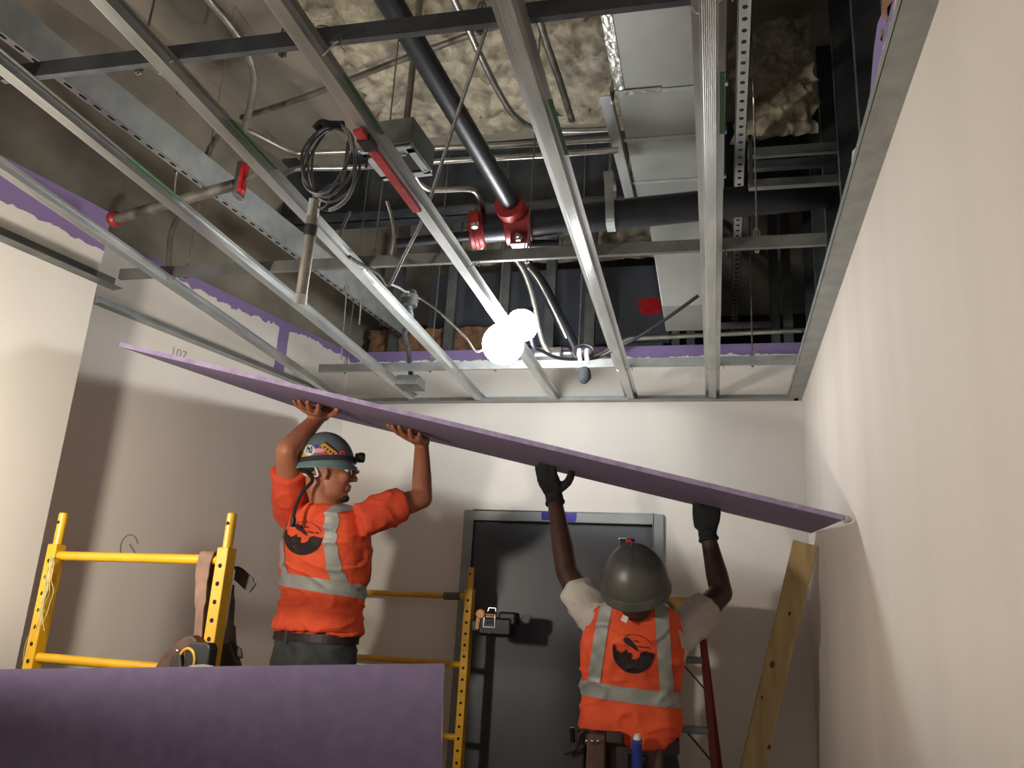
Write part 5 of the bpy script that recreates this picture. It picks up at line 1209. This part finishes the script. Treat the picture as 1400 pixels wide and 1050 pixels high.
lg = at(866, 891, 3.0); vd = ray(866, 891).normalized(); uu = vd.cross(V((0, 0, 1))).normalized(); logo(lg, uu, uu.cross(vd), vd, vestB, vestB, 0.076)
MB().box(at(854, 846, 3.055), (0.022, 0.004, 0.022), Matrix.Rotation(0.4, 3, 'Y')).build('neck_tag', 'st_white', vestB)
shell, H = hat(pB, hdO + hdU * 0.040, hdF, hdU, hdS, 'hat_gray', 'hat_gray', rf=0.136, rs=0.122, ru=0.150, brim=0.010, visor=0.03)
hl = at(857, 743, 3.17); b = MB(); b.box(hl, (0.062, 0.03, 0.036)); b.build('headlamp', 'blackplastic', shell, bevel=0.008)
b = MB(); b.box(hl + V((-0.014, 0.0, 0.014)), (0.034, 0.024, 0.012)); b.build('headlamp_case', 'st_white', shell, bevel=0.004)
b = MB(); b.box(hl + V((0.008, -0.014, 0.008)), (0.022, 0.006, 0.012)); b.build('headlamp_switch', 'redbright', shell, bevel=0.002)
# tool belt worn by him
b = MB(); rr_ = [ring(V((cB[0], cB[1], bz + h)), sB, fB, 0.190 + o_, 0.138 + o_, 40) for h, o_ in ((-0.055, 0), (-0.055, 0.006), (-0.005, 0.006), (-0.005, 0), (-0.055, 0))]
b.loft(rr_, cap=False); tbelt = b.build('tool_belt', 'leather_dark', pB)
def pch(x0, y0, x1, y1, d, m, nm='pouch', dep=0.05):
    p = at(x0, y0, d); q = at(x1, y1, d); c_ = (p + q) / 2; o = MB().box(c_ + V((0, dep / 2, 0)), (abs(q.x - p.x), dep, abs(q.z - p.z)), Matrix.Rotation(random.uniform(-.06, .06), 3, 'Y')).build(nm, m, tbelt, bevel=0.008); return o
pch(800, 1004, 828, 1075, 3.04, 'leather'); pch(828, 1000, 852, 1018, 3.05, 'leather_dark', 'flap', 0.03); pch(780, 1018, 800, 1080, 3.10, 'leather_dark'); pch(884, 1025, 906, 1080, 3.04, 'leather'); pch(832, 1020, 862, 1090, 3.06, 'leather_dark')
for x in (802, 809.5, 818): MB().ell(at(x, 1013, 3.035), (0.0052,) * 3, None, 8, 6).build('rivet', 'rivet', tbelt)
MB().tube([at(871, 1010, 3.02), at(871, 1016, 3.02), at(871, 1060, 3.02)], 0.018, 12).build('bottle', 'bluetool', tbelt, smooth=True); MB().tube([at(871.5, 1004, 3.02), at(871, 1013, 3.02)], [0.010, 0.018], 12).build('bottle_cap', 'st_white', tbelt, smooth=True)
b = MB(); p = at(782, 995, 3.12); b.tube([p, at(783, 1014, 3.12)], 0.010, 10); b.build('tool_handle', 'blackplastic', tbelt, smooth=True); MB().tube([p + V((0, 0, 0.004)), p + V((0, 0, 0.0))], 0.0105, 10).build('handle_cap', 'rivet', tbelt)
b = MB(); b.tube(smooth_path([at(800, 998, 3.1), at(792, 1005, 3.09), at(788, 1022, 3.09), at(772, 1030, 3.1)], 5), 0.008, 8); b.build('strap', 'leather_dark', tbelt, smooth=True)
